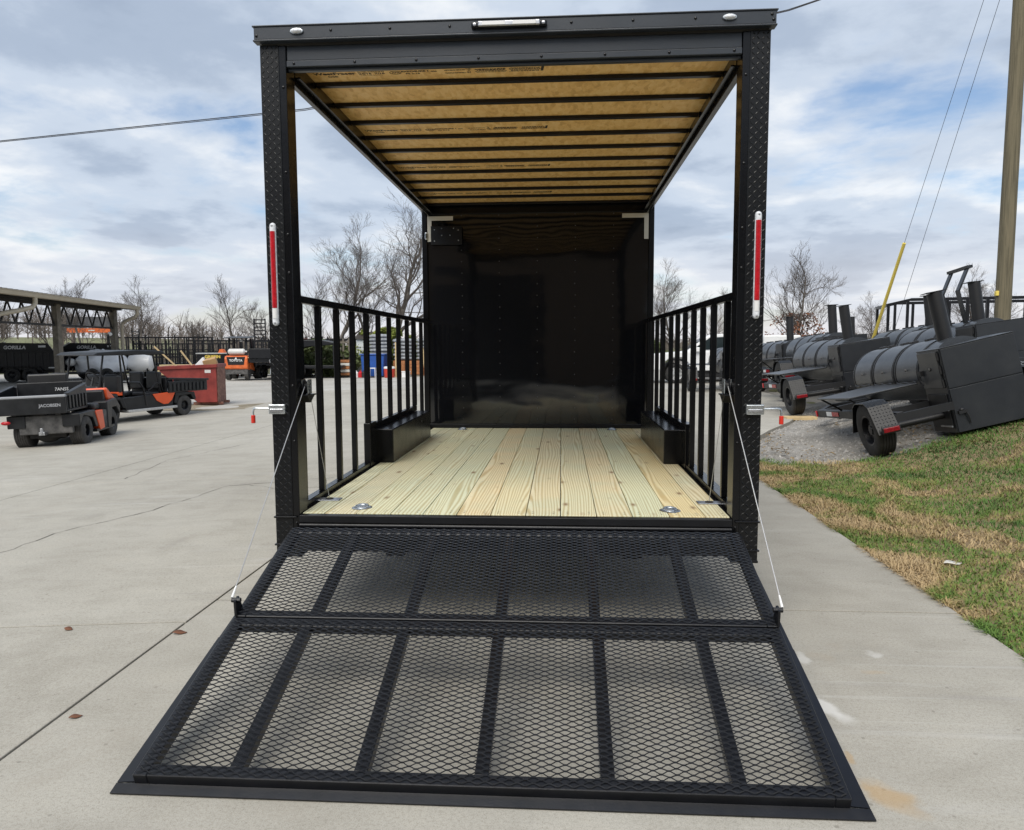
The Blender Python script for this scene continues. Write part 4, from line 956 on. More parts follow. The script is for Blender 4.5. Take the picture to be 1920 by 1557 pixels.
for y, k_ in ((7.0, 0), (-4.3, 1)):
    d = MB(); d.tube([(1.05, y, PH+.02), (1.05, y, PH-.25), (.9, y, PH-.42), (.45, y, PH-.6), (.22, y, PH-.75), (.16, y, PH-1.0), (.16, y, PH-2.2), (.16, y, .1)] if k_ == 0 else [(1.05, y, PH+.02), (1.05, y, PH-.22), (1.0, y-.15, PH-.42), (.7, y-.8, PH-.6), (.4, y-1.5, PH-.75), (.2, y-1.75, PH-1.0), (.16, y-1.8, .1)], .10, 10); d.build('downspout', M['tan'], pv)
mb = MB(); mb.cyl((.06, 5.5, PH-1.35), (.25, 5.2, PH-1.42), .07, .09, 10); cmr = mb.build('security_camera', M['white'], pv)
# ------------------------------------------------------------------ billboard far behind
bb = thing('billboard', 'grey roadside billboard with an orange strip seen under the pavilion roof', 'billboard', (-51.4, 76, 1.25), (0, 0, R(20)), scale=.60)
mb = MB(); mb.box(-4.1, 4.1, 0, .5, 4.0, 6.0); mb.build('panel', paint('weathered_grey_board', (.055, .06, .075), .8, var=.35, ns=1.2, c2=(.12, .12, .13)), bb, bevel=.02)
mb = MB(); mb.box(-4.1, 4.1, -.05, -.01, 3.1, 3.9); st_ = mb.build('orange_strip', M['forange'], bb)
mb = MB(); mb.box(-.6, .5, -.06, -.051, 3.42, 3.6); mb.build('pale_mark', M['tape'], st_)
mb = MB(); mb.cyl((-3.2, .3, -3), (-3.2, .3, 4.2), .36, n=12); mb.build('column', M['scrub'], bb)
mb = MB(); mb.cyl((2.6, .3, -3), (2.6, .3, 4.2), .30, n=12); mb.build('column', M['scrub'], bb)
mb = MB()
for z in (3.95, 4.6, 5.2, 5.9): mb.bar((-5.2, .2, z), (-4.1, .2, z), .06, .06)
for x in (-5.2, -4.7): mb.bar((x, .2, 3.0), (x, .2, 6.1), .06, .06)
mb.build('ladder_cage', M['truss'], bb, kind='stuff')
# ------------------------------------------------------------------ utility cart with dump bed (near left)
c1 = thing('utility_cart', 'black dump-bed utility cart with orange door panel, tailgate towards us', 'utility cart', (-9.12, 9.30, Z0), (0, R(-2.0), R(15)))
wm = wheel_meshes('c', 0.285, 0.25, 0.125, rubber=M['rubber_dusty'], grooves=5, spoke=4)
WB_ = 1.50
for s in (-1, 1):
    put_wheel(c1, wm, (s*.46, 0, .285), s); put_wheel(c1, wm, (s*.45, WB_, .285), s)
bw, b0, b1, z0, z1 = .62, -.48, .55, .67, .99
BL_ = (-.19, 0, 0)
mb = MB(); mb.box(-bw, bw, b0, b1, z0, z0+.04); bed = mb.build('cargo_bed', M['dplastic'], c1, loc=BL_, bevel=.008)
mb = MB(); mb.box(-bw, bw, b0-.05, b0, z0-.02, z1-.045); tg = mb.build('tailgate', M['dplastic'], c1, loc=BL_, bevel=.012)
mb = MB(); mb.box(-bw-.01, bw+.01, b0-.065, b0+.012, z1-.044, z1); mb.build('rim_strip', M['gletter'], tg, bevel=.012)  # tailgate rim, its highlight put in as a paler grey
for s in (-1, 1):
    x0, x1 = sorted((s*bw, s*(bw-.04)))
    mb = MB(); mb.prism([(x0, b0+.015, z0+.04), (x0, b1, z0+.04), (x0, b1, z1+.13), (x0, b1-.12, z1+.13), (x0, b0+.015, z1)], (x1-x0, 0, 0)); sd = mb.build('bed_side', M['dplastic'], c1, loc=BL_, bevel=.01)
    for k in range(6):
        y = b0+.12+k*.16; mb = MB(); xa, xb = sorted((s*bw, s*(bw+.022))); mb.box(xa, xb, y-.035, y+.035, z0+.05, z1-.03); mb.build('side_rib', M['dplastic'], sd, bevel=.01)
    mb = MB(); xa, xb = sorted((s*(bw-.05), s*(bw+.035))); mb.bar((s*bw, b0, z1+.005), (s*bw, b1-.1, z1+.14), .09, .03); mb.build('side_rail', M['dplastic'], sd, bevel=.01)
mb = MB(); mb.box(-bw+.05, bw-.05, b1-.04, b1, z0+.04, z1+.20); hb = mb.build('headboard', M['dplastic'], c1, loc=BL_, bevel=.012)
mb = MB(); mb.box(-.40, .30, b1+.005, b1+.08, z1+.12, z1+.36); mb.build('seat_back', M['vinyl'], c1, loc=BL_, bevel=.03)
letters('JACOBSEN', 0.075, M['gletter'], tg, (1, 0, 0), (0, 0, 1), (.36, b0-.0515, z0+.11), bold=.002)
letters('7ANSS', 0.085, M['letter'], hb, (1, 0, 0), (0, 0, 1), (.20, b1-.0415, z1+.03), shear=.1)
mb = MB(); mb.box(-.42, .46, -.40, -.3, .28, .62); mb.build('rear_apron', M['mudgrey'], c1, bevel=.015)
mb = MB(); mb.box(-.30, .30, -.28, 1.6, .20, .34); mb.cyl((-.4, 0, .285), (.4, 0, .285), .07); mb.cyl((-.4, WB_, .285), (.4, WB_, .285), .05); mb.ball((-.05, -.1, .22), (.2, .18, .12)); mb.build('chassis', M['rubber'], c1, bevel=.01)
mb = MB(); mb.box(-.06, .04, -.52, -.36, .27, .33); mb.cyl((-.01, -.5, .30), (-.01, -.5, .40), .03); mb.build('hitch', M['steel'], c1, bevel=.005)
mb = MB(); mb.ball((-.58, -.50, .52), (.08, .03, .035)); mb.build('tail_lamp', M['redtape'], c1)
def fender(parent, x, y, r, w, s, mat, a0=-.1, a1=3.24, th=.03, name='fender'):
    mb = MB(); n = 12; pr = []
    for i in range(n+1):
        t = a0+(a1-a0)*i/n; pr.append((y+r*math.cos(t), r*math.sin(t)))
    vs = []
    for (yy, zz_) in pr:
        vs += [(x-w/2, yy, zz_+.285), (x+w/2, yy, zz_+.285)]
    mb.add(vs, [(2*i, 2*i+1, 2*i+3, 2*i+2) for i in range(n)], True)
    o = mb.build(name, mat, parent); m = o.modifiers.new('thick', 'SOLIDIFY'); m.thickness = th; return o
for s in (-1, 1):
    mb = MB(); x0, x1 = sorted((s*.30, s*.60)); mb.prism([(x0, -.42, .40), (x0, -.42, .63), (x0, .42, .63), (x0, .52, .30), (x0, .40, .30), (x0, .26, .50), (x0, -.20, .58)], (x1-x0, 0, 0)); mb.build('rear_fender', M['dplastic'], c1, bevel=.015)
    mb = MB(); x0, x1 = sorted((s*.50, s*.615)); mb.prism([(x0, .38, .60), (x0, .78, .60), (x0, .84, .24), (x0, .58, .22)], (x1-x0, 0, 0)); mb.build('orange_panel', M['orange'], c1, bevel=.012)
    mb = MB(); x0, x1 = sorted((s*.48, s*.60)); mb.prism([(x0, .79, .60), (x0, 1.05, .58), (x0, 1.10, .22), (x0, .85, .22)], (x1-x0, 0, 0)); mb.build('side_panel', M['mudgrey'], c1, bevel=.012)
    mb = MB(); x0, x1 = sorted((s*.34, s*.62)); mb.prism([(x0, 1.05, .74), (x0, 1.62, .78), (x0, 1.86, .60), (x0, 1.82, .42), (x0, 1.62, .60), (x0, 1.36, .60), (x0, 1.20, .22), (x0, 1.02, .22)], (x1-x0, 0, 0)); mb.build('front_fender', M['dplastic'], c1, bevel=.02)
mb = MB(); mb.box(-.6, .6, .42, 1.45, .20, .25); mb.build('floor_board', M['dplastic'], c1)
mb = MB(); mb.box(-.42, .52, .60, .95, .60, .74); st2 = mb.build('seat', M['vinyl'], c1, bevel=.05, seg=3)
mb = MB(); mb.prism([(-.5, 1.22, .66), (-.5, 1.22, .95), (-.5, 1.34, .98), (-.5, 1.50, .80), (-.5, 1.5, .66)], (1.0, 0, 0)); mb.build('dashboard', M['dplastic'], c1, bevel=.02)
mb = MB(); mb.prism([(-.42, 1.36, .80), (-.42, 1.30, .99), (-.42, 1.42, 1.0), (-.42, 1.95, .72), (-.42, 1.95, .55), (-.42, 1.5, .62)], (.96, 0, 0)); mb.build('cowl', M['orange'], c1, bevel=.04, seg=3)
mb = MB(); C_ = Vector((-.30, 1.02, 1.17)); ax = Vector((0, -.75, .66)).normalized(); e1 = Vector((1, 0, 0)); e2 = ax.cross(e1)
mb.tube([C_+(e1*math.cos(t*.314)+e2*math.sin(t*.314))*.22 for t in range(20)], .018, 8, closed=True)
for t in (1.57, 3.67, 5.76): mb.bar(C_, C_+(e1*math.cos(t)+e2*math.sin(t))*.18, .035, .02, ax)
sw = mb.build('steering_wheel', M['vinyl'], c1)
mb = MB(); mb.cyl(C_, C_+Vector((0, .35, -.34)), .03); mb.ball(C_, .05); mb.build('steering_column', M['vinyl'], sw)
for k in range(2):
    mb = MB(); xx = -.62+k*.34; mb.tube([(xx, .62, .95), (xx-.02, .60, 1.14), (xx+.06, .59, 1.24), (xx+.2, .59, 1.25), (xx+.28, .60, 1.2), (xx+.30, .62, .95)], .014, 7); mb.build('seat_hoop', M['vinyl'], c1)

# ------------------------------------------------------------------ long cart with canopy
HD2 = math.atan2(1.0, 0.0)
c2_ = thing('canopy_cart', 'long black canopied utility cart with orange side panels and cargo bed', 'utility cart', (-10.42, 15.75, Z0), (0, 0, R(166)))
# local: Y = forward (left and towards us in the photo), X = its right; near side is X < 0 seen from the camera
WB2 = 2.35
wm2 = wheel_meshes('c', 0.275, 0.21, 0.135, rubber=M['rubber_dusty'], grooves=4, spoke=5)
for s in (-1, 1):
    put_wheel(c2_, wm2, (s*.46, 0, .275), s); w_ = put_wheel(c2_, wm2, (s*.45, WB2, .275), s); w_.rotation_euler.z += R(22)
mb = MB(); mb.box(-.60, .60, -.85, .62, .64, .69); bd = mb.build('cargo_bed', M['dplastic'], c2_, bevel=.01)
for s in (-1, 1):
    x0, x1 = sorted((s*.60, s*.56)); mb = MB(); mb.box(x0, x1, -.84, .60, .69, .93); sd = mb.build('bed_side', M['dplastic'], c2_, bevel=.01)
    for k in range(10):
        y = -.74+k*.145; mb = MB(); xa, xb = sorted((s*.60, s*.625)); mb.box(xa, xb, y-.04, y+.04, .67, .88); mb.build('side_rib', M['dplastic'], sd, bevel=.01)
    mb = MB(); mb.bar((s*.6, -.88, .94), (s*.6, .64, 1.02), .09, .05); mb.build('side_rail', M['dplastic'], sd, bevel=.012)
mb = MB(); mb.box(-.56, .56, -.90, -.85, .66, .95); mb.build('tailgate', M['dplastic'], c2_, bevel=.01)
mb = MB(); mb.box(-.56, .56, .61, .66, .66, 1.04); mb.build('headboard', M['dplastic'], c2_, bevel=.01)
for x in (-.28, .28):
    mb = MB(); mb.box(x-.22, x+.22, .70, .82, .74, 1.20); mb.build('seat_back', M['vinyl'], c2_, bevel=.05, seg=3)
    mb = MB(); mb.box(x-.22, x+.22, .82, 1.30, .58, .70); mb.build('seat', M['vinyl'], c2_, bevel=.04, seg=3)
    mb = MB(); mb.box(x-.24, x+.24, 2.02, 2.16, .72, 1.18); mb.build('seat_back', M['vinyl'], c2_, bevel=.06, seg=3)
    mb = MB(); mb.box(x-.24, x+.24, 2.16, 2.6, .58, .72); mb.build('seat', M['vinyl'], c2_, bevel=.05, seg=3)
mb = MB(); mb.box(-.35, .35, -.5, 2.75, .24, .38); mb.build('chassis', M['rubber'], c2_, bevel=.01)
for s in (-1, 1):
    mb = MB(); x0, x1 = sorted((s*.46, s*.56)); mb.prism([(x0, .36, .66), (x0, 2.10, .60), (x0, 2.0, .30), (x0, .44, .30)], (x1-x0, 0, 0)); mb.build('side_panel', M['dplastic'], c2_, bevel=.015)
    mb = MB(); x0, x1 = sorted((s*.561, s*.58)); mb.prism([(x0, .36, .64), (x0, .44, .67), (x0, 1.14, .64), (x0, 1.0, .46), (x0, .78, .36), (x0, .62, .36), (x0, .48, .45)], (x1-x0, 0, 0)); mb.build('orange_panel', M['orange'], c2_, bevel=.01)
    mb = MB(); x0, x1 = sorted((s*.38, s*.62)); mb.box(x0, x1, .34, 1.98, .235, .30); mb.build('step_board', M['alu'], c2_, bevel=.01)
    mb = MB(); x0, x1 = sorted((s*.32, s*.58)); mb.prism([(x0, -.42, .42), (x0, -.36, .62), (x0, .34, .64), (x0, .40, .36), (x0, .30, .36), (x0, .22, .54), (x0, -.22, .56), (x0, -.33, .40)], (x1-x0, 0, 0)); mb.build('rear_fender', M['dplastic'], c2_, bevel=.012)
    mb = MB(); mb.prism([(x0, 1.98, .36), (x0, 2.1, .62), (x0, 2.62, .62), (x0, 2.8, .50), (x0, 2.7, .46), (x0, 2.55, .56), (x0, 2.2, .56), (x0, 2.1, .36)], (x1-x0, 0, 0)); mb.build('front_fender', M['dplastic'], c2_, bevel=.015)
    for (p, q) in (((s*.5, .80, .66), (s*.5, 1.0, 1.66)), ((s*.5, 2.0, .62), (s*.5, 2.06, 1.64)), ((s*.5, 2.75, .66), (s*.5, 2.55, 1.64))):
        mb = MB(); mb.tube([p, q], .022, 8); mb.build('roof_post', M['bsatin'], c2_)
    mb = MB(); mb.tube([(s*.56, 1.35, .36), (s*.56, 1.42, .80), (s*.56, 1.55, .96), (s*.56, 1.9, .98)], .022, 8); mb.build('grab_rail', M['bsatin'], c2_)
    mb = MB(); mb.tube([(s*.52, .74, .72), (s*.52, .80, .90), (s*.52, .98, .92), (s*.52, 1.1, .80), (s*.52, 1.25, .74)], .018, 8); mb.build('arm_rest', M['bsatin'], c2_)
mb = MB(); mb.prism([(-.58, .65, 1.67), (-.58, .72, 1.74), (-.58, 1.6, 1.77), (-.58, 2.75, 1.72), (-.58, 2.9, 1.65), (-.58, 2.75, 1.64), (-.58, .7, 1.65)], (1.16, 0, 0)); mb.build('canopy', M['dplastic'], c2_, bevel=.025, seg=3)
mb = MB(); mb.box(-.5, .5, 2.0, 2.16, .66, .76); mb.box(-.3, .3, 2.02, 2.1, .76, .84); mb.build('red_trim', M['orange'], c2_, bevel=.02)
mb = MB(); mb.prism([(-.5, 2.62, .45), (-.5, 2.60, .85), (-.5, 2.72, .95), (-.5, 3.0, .62), (-.5, 3.0, .42)], (1.0, 0, 0)); mb.build('nose', M['dplastic'], c2_, bevel=.04)
mb = MB(); C_ = Vector((-.25, 2.62, 1.12)); mb.tube([C_+Vector((math.cos(t*.393)*.17, math.sin(t*.393)*.11, math.sin(t*.393)*.13)) for t in range(16)], .016, 7, closed=True); mb.cyl(C_, C_+Vector((0, .1, -.3)), .025); mb.build('steering_wheel', M['vinyl'], c2_)

# ------------------------------------------------------------------ red dumpster and what sticks out of it
dm = thing('dumpster', 'dark red steel self-tipping dumpster with rust-streaked front', 'dumpster', (-11.25, 19.6, Z0), (0, 0, R(12)))
dm.scale = (.82, 1, 1.06)
mb = MB(); prof = [(-1.45, 1.02), (-1.45, 1.14), (.62, 1.20), (.62, 0.08), (-.10, 0.08)]
for s in (0, 1):
    y0 = -.60 if s == 0 else .57
    mb.prism([(x, y0, z) for x, z in prof], (0, .03, 0))
mb.box(.59, .62, -.57, .57, .08, 1.19); mb.prism([(-.12, -.57, .08), (-1.45, -.57, 1.02), (-1.45, -.57, 1.06), (-.10, -.57, .12)], (0, 1.14, 0)); mb.box(-.1, .59, -.57, .57, .08, .11)
mb.build('hopper', M['dred'], dm, bevel=.006)
mb = MB(); mb.bar((-1.5, -.61, 1.11), (.66, -.61, 1.17), .07, .1); mb.bar((-1.5, .61, 1.11), (.66, .61, 1.17), .07, .1); mb.bar((-1.48, -.6, 1.11), (-1.48, .6, 1.11), .07, .1); mb.bar((.64, -.6, 1.17), (.64, .6, 1.17), .07, .1); mb.build('rim', M['dred'], dm, bevel=.008)
mb = MB(); mb.box(.622, .64, -.56, .56, .06, 1.12); mb.build('front_plate', M['rust'], dm, bevel=.005)
mb = MB(); mb.box(-.3, .80, -.48, -.30, -.0, .08); mb.box(-.3, .80, .30, .48, -.0, .08); mb.build('fork_skids', M['rust'], dm, bevel=.006)
mb = MB(); mb.box(.20, .42, -.606, -.601, .96, 1.05); mb.build('sticker', M['offwhite'], dm)
def stick(label, p, q, w, h, base):
    o = MB(); p = Vector(p); q = Vector(q); o.bar(p, q, w, h); x = o.build('lumber_offcut', M['lumber'], bevel=.004); tag(x, label, 'lumber', 'scrap lumber in the dumpster')
cs, sn = math.cos(R(12)), math.sin(R(12))
def DW(x, y, z): x *= .82; return (-11.25+x*cs-y*sn, 19.6+x*sn+y*cs, Z0+z*1.06)
stick('longer pale board sticking up from the left of the red dumpster', DW(-.55, .1, .75), DW(-1.75, -.2, 1.75), .09, .05, 0)
stick('shorter pale board leaning beside the longer one in the dumpster', DW(-.15, .2, .75), DW(-.85, 0, 1.62), .12, .05, 0)
mb = MB(); mb.prism([(-.28, 0, -.2), (.3, 0, -.2), (.05, .02, .22)], (0, .3, 0)); o = mb.build('foam_block', M['foam'], loc=DW(-.1, -.1, 1.22), bevel=.01); o.rotation_euler = (0, .1, .3); tag(o, 'white foam packing wedge in the red dumpster', 'foam')
mb = MB(); mb.box(-.2, .2, -.2, .2, -.3, .16); bx = mb.build('cardboard_box', M['cardboard'], loc=DW(.26, 0, 1.22), bevel=.004); bx.rotation_euler = (.15, -.28, .35); tag(bx, 'tilted brown cardboard box at the top of the red dumpster', 'box')
mb = MB(); mb.box(-.2, -.02, -.202, .202, .161, .166); mb.build('flap', M['cardboard'], bx)

# ------------------------------------------------------------------ dump trailers under the pavilion
def dump_trailer(label, loc, rz):
    t = thing('dump_trailer', label, 'dump trailer', loc, (0, 0, rz), 'black dump trailers under the pavilion')
    mb = MB(); mb.box(-1.9, 1.6, -.95, .95, .62, 1.62); b = mb.build('dump_box', M['bsatin'], t, bevel=.02)
    for s in (-1, 1):
        for k in range(11):
            x = -1.75+k*.33; mb = MB(); y0, y1 = sorted((s*.95, s*1.01)); mb.box(x-.05, x+.05, y0, y1, .66, 1.60); mb.build('stake', M['bsatin'], b, bevel=.008, seg=1)
        mb = MB(); y0, y1 = sorted((s*.95, s*1.03)); mb.box(-1.9, 1.6, y0, y1, 1.58, 1.66); mb.build('top_rail', M['bsatin'], b, bevel=.01)
        mb = MB(); y0, y1 = sorted((s*.98, s*1.24)); mb.box(-.95, .80, y0, y1, .80, .84); mb.prism([(-.95, y0, .84), (-1.15, y0, .50), (-1.11, y0, .50), (-.91, y0, .84)], (0, y1-y0, 0)); mb.prism([(.76, y0, .84), (.96, y0, .50), (1.0, y0, .50), (.80, y0, .84)], (0, y1-y0, 0)); mb.build('fender', M['bsatin'], t, bevel=.008)
        for x in (-.46, .36):
            w = link('wheel', dtw[0], t, loc=(x, s*1.10, .38)); w.rotation_euler = (0, 0, math.pi/2*(1 if s < 0 else -1)); link('rim', dtw[1], w)
    mb = MB(); mb.prism([(-1.9, -.9, 1.66), (-1.2, -.9, 2.10), (1.2, -.9, 2.06), (1.45, -.9, 1.66)], (0, .08, 0)); sg = mb.build('side_board', M['bsatin'], t, bevel=.01)
    letters('GORILLA', .25, M['letter'], sg, (1, 0, 0), (0, 0, 1), (-.35, -.904, 1.76), shear=.15, bold=.01)
    mb = MB(); mb.box(.75, 1.1, -.906, -.902, 1.84, 1.95); mb.build('decal', M['letter'], sg)
    mb = MB(); mb.bar((-2.0, -.88, 1.62), (-1.2, -.88, 2.12), .05, .08); mb.bar((-2.0, .88, 1.62), (-1.2, .88, 2.12), .05, .08); mb.build('tarp_arm', M['alu'], t)
    mb = MB(); mb.box(-3.6, 1.7, -.5, -.36, .45, .6); mb.box(-3.6, 1.7, .36, .5, .45, .6); mb.bar((-3.4, -.43, .52), (-4.4, 0, .52), .12, .12); mb.bar((-3.4, .43, .52), (-4.4, 0, .52), .12, .12); mb.build('chassis', M['bsatin'], t)
    mb = MB(); mb.box(-2.8, -2.1, -.45, .45, .6, 1.2); mb.build('pump_box', M['bsatin'], t, bevel=.02)
    w = link('spare_wheel', dtw[0], t, loc=(-1.75, -1.14, 1.02)); w.rotation_euler = (0, 0, math.pi/2); link('rim', dtw[1], w)
    mb = MB(); mb.box(1.2, 1.55, -1.016, -1.0, .72, .78); mb.build('reflector', M['offwhite'], t)
    mb = MB(); mb.box(1.6, 1.66, -.95, .95, .5, 1.6); mb.build('gate', M['bsatin'], t, bevel=.01)
    return t
dtw = wheel_meshes('d', .38, .24, .21, grooves=3, spoke=6)
dump_trailer('black dump trailer with white lettering at the far left under the pavilion', (-28.8, 35.2, Z0), R(24))
dump_trailer('second black dump trailer with white lettering, right of the pavilion post', (-27.6, 39.5, Z0), R(22))
dump_trailer('third black dump trailer cut by the left picture edge', (-31.4, 33.4, Z0), R(24))
# ------------------------------------------------------------------ machine wrapped in a white tarp, on a low trailer
tp = thing('tarped_machine', 'lumpy machine wrapped in a white tarp on a low black trailer', 'covered machine', (-25.5, 36.6, Z0), (0, 0, R(25)), scale=.9)
mb = MB(); vs = []; n, m_ = 48, 24
for j in range(m_+1):
    for i in range(n):
        a = 2*math.pi*i/n; ph = -.5+(math.pi/2+.5)*j/m_
        r = 1+.16*mnoise.noise(Vector((math.cos(a)*1.5, math.sin(a)*1.5, ph*2)))+.05*math.sin(a*7+ph*4)+.05*abs(mnoise.noise(Vector((math.cos(a)*4, math.sin(a)*4, ph*3))))
        vs.append((1.45*r*math.cos(ph)*math.cos(a)+.1, .85*r*math.cos(ph)*math.sin(a), 1.05+(.78 if ph > 0 else 1.3)*math.sin(ph)*r))
mb.add(vs, [(j*n+i, j*n+(i+1) % n, (j+1)*n+(i+1) % n, (j+1)*n+i) for j in range(m_) for i in range(n)], True)
mb.build('tarp', M['tarp'], tp)
mb = MB(); mb.ball((-1.62, -.25, 1.12), (.30, .28, .24), 14, 8); mb.build('tarp_end', M['offwhite'], tp)
mb = MB(); mb.box(-1.9, 1.7, -.8, .8, .42, .52); mb.build('trailer_bed', M['bsatin'], tp)
for x in (-.4, .4):
    for s in (-1, 1):
        w = link('wheel', dtw[0], tp, loc=(x, s*.92, .38)); w.rotation_euler = (0, 0, math.pi/2*(1 if s < 0 else -1)); link('rim', dtw[1], w)
wt = thing('white_tank', 'round white tank just right of the pavilion corner post', 'tank', (-23.9, 37.8, Z0), (0, 0, R(10)), scale=.72)
mb = MB(); mb.lathe([(-1.0, 0), (-.98, .35), (-.8, .62), (0, .74), (.8, .62), (.98, .35), (1.0, 0)], (0, 0, 1.25), 'X', 22); mb.build('shell', M['white'], wt)
mb = MB(); mb.box(-.7, -.6, -.5, .5, 0, .9); mb.box(.6, .7, -.5, .5, 0, .9); mb.build('cradle', M['bsatin'], wt)
# ------------------------------------------------------------------ row of black railed utility trailers
def rail_trailer(label, loc, rz, Ln, h, n, ladder=False):
    t = thing('rail_trailer', label, 'utility trailer', loc, (0, 0, rz), 'black railed utility trailers along the back')
    mb = MB(); mb.box(-Ln/2, Ln/2, -.95, .95, .62, .76); mb.build('deck', M['bsatin'], t)
    for s in (-1, 1):
        mb = MB(); mb.box(-Ln/2, Ln/2, s*.93-.03, s*.93+.03, h-.07, h); r_ = mb.build('top_rail', M['bsatin'], t)
        mb = MB(); mb.box(-Ln/2, Ln/2, s*.93-.025, s*.93+.025, .76+(h-.76)*.5-.03, .76+(h-.76)*.5+.03); mb.build('mid_rail', M['bsatin'], t)
        for k in range(n+1):
            x = -Ln/2+.04+(Ln-.08)*k/n; e = .16 if k % 3 == 0 else 0
            mb = MB(); mb.box(x-.035, x+.035, s*.93-.035, s*.93+.035, .7, h+e); mb.build('upright', M['bsatin'], r_)
        for x in (-.45, .45):
            w = link('wheel', dtw[0], t, loc=(x, s*1.08, .38)); w.rotation_euler = (0, 0, math.pi/2*(1 if s < 0 else -1)); link('rim', dtw[1], w)
    if ladder:
        mb = MB(); mb.box(-Ln/2-.06, -Ln/2, -.9, -.84, .7, h+.9); mb.box(-Ln/2-.06, -Ln/2, .84, .9, .7, h+.9); g_ = mb.build('ramp_gate', M['bsatin'], t)
        for k in range(9):
            z = .9+k*(h)/9; mb = MB(); mb.box(-Ln/2-.05, -Ln/2-.01, -.84, .84, z, z+.06); mb.build('rung', M['bsatin'], g_)
    return t
rail_trailer('black railed trailer just right of the pavilion, tallest rails', (-22.6, 40.5, Z0), R(18), 5.4, 2.05, 9, True)
rail_trailer('black railed trailer behind the red dumpster', (-20.2, 42.8, Z0), R(14), 6.0, 2.25, 12)
rail_trailer('black railed trailer behind the forklift', (-17.0, 43.5, Z0), R(12), 5.4, 2.2, 16)
rail_trailer('black railed trailer furthest back, between the pavilion and the dumpster', (-26.4, 44.8, Z0), R(16), 6.2, 2.5, 10)
rail_trailer('low black railed trailer in front of the lumber pile', (-24.4, 39.6, Z0), R(20), 3.8, 1.7, 7, True)
rail_trailer('black railed trailer nearest the upright ladder ramp', (-13.9, 43.8, Z0), R(8), 4.2, 2.3, 12)
# ------------------------------------------------------------------ box trailer with yellow lettering
gr = thing('equipment_trailer', 'low black equipment trailer with yellow lettering behind the dumpster', 'trailer', (-20.1, 39.3, Z0), (0, 0, R(20)))
mb = MB(); mb.box(-1.0, 1.3, -.7, .7, .55, 1.42); mb.build('bin', M['bsatin'], gr, bevel=.02)
mb = MB(); mb.box(-1.05, 1.35, -.76, .76, 1.42, 1.48); mb.build('rim', M['alu'], gr)
letters('GRIFFIN', .24, M['yletter'], gr, (1, 0, 0), (0, 0, 1), (-.15, -.705, 1.18), bold=.012)
for x in (-.4, .5):
    for s in (-1, 1):
        w = link('wheel', dtw[0], gr, loc=(x, s*.86, .38)); w.rotation_euler = (0, 0, math.pi/2*(1 if s < 0 else -1)); link('rim', dtw[1], w)
mb = MB(); mb.prism([(-.2, 0, 0), (.2, 0, 0), (.05, 0, .22), (-.1, 0, .2)], (0, .3, 0)); o = mb.build('orange_bag', M['forange'], loc=(-19.8, 39.3, Z0+1.48)); tag(o, 'small orange bundle lying on the yellow lettered trailer', 'bundle')
# stack of yellow lumber
lb_ = thing('lumber_pile', 'low pile of yellow lumber behind the canopied cart', 'lumber', (-21.4, 36.6, Z0), (0, 0, R(15)))
for k in range(4):
    for j in range(3):
        mb = MB(); mb.box(-.75+.05*k, 1.0+.07*j, -.3+j*.21, -.11+j*.21, .28+k*.15, .40+k*.15); mb.build('board', M['lumber'], lb_, bevel=.006, seg=1)
mb = MB(); mb.box(-.6, .8, -.3, .3, .0, .26); mb.build('bearer', M['bsatin'], lb_)
# ------------------------------------------------------------------ orange forklift seen from behind
fk = thing('forklift', 'orange forklift with dark canopy and white gas bottle, seen from behind', 'forklift', (-17.55, 36.6, Z0), (0, 0, R(8)))
fw_ = wheel_meshes('f', .30, .22, .17, rubber=M['rubber_dusty'], grooves=1, disc=M['mudgrey']); fw2 = wheel_meshes('f', .36, .26, .2, rubber=M['rubber_dusty'], grooves=1, disc=M['forange'])
for s in (-1, 1): put_wheel(fk, fw_, (s*.5, -.25, .30), s); put_wheel(fk, fw2, (s*.60, 1.3, .36), s)
mb = MB(); mb.prism([(-.62, -.62, .62), (-.62, -.62, 1.22), (-.62, -.50, 1.34), (-.62, -.1, 1.36), (-.62, -.1, .5)], (1.24, 0, 0)); cw = mb.build('counterweight', M['forange'], fk, bevel=.07, seg=3)
mb = MB(); mb.prism([(-.42, -.632, .84), (.42, -.632, .84), (.50, -.632, 1.28), (-.50, -.632, 1.28)], (0, .02, 0)); gl = mb.build('rear_grille', M['dplastic'], fk, bevel=.03)
letters('TOYOTA', .17, M['letter'], gl, (1, 0, 0), (0, 0, 1), (0, -.635, 1.03), bold=.004)
mb = MB(); mb.prism([(-.07, -.636, 1.15), (.07, -.636, 1.15), (.02, -.636, 1.27)], (0, .004, 0)); mb.build('emblem', M['letter'], gl)
mb = MB(); mb.box(-.6, .6, -.55, 1.5, .32, .62); mb.build('chassis', M['mudgrey'], fk, bevel=.03)
mb = MB(); mb.prism([(.5, -.1, .62), (.5, -.1, 1.25), (.5, .5, .9), (.5, .9, .45)], (.14, 0, 0)); mb.prism([(-.64, -.1, .62), (-.64, -.1, 1.25), (-.64, .5, .9), (-.64, .9, .45)], (.14, 0, 0)); mb.build('side_cowl', M['forange'], fk, bevel=.02)
mb = MB(); mb.lathe([(-.46, 0), (-.45, .1), (-.38, .165), (.38, .165), (.45, .1), (.46, 0)], (0, -.38, 1.56), 'X', 18); mb.cyl((.45, -.38, 1.56), (.55, -.38, 1.56), .05); mb.build('gas_bottle', M['offwhite'], fk)
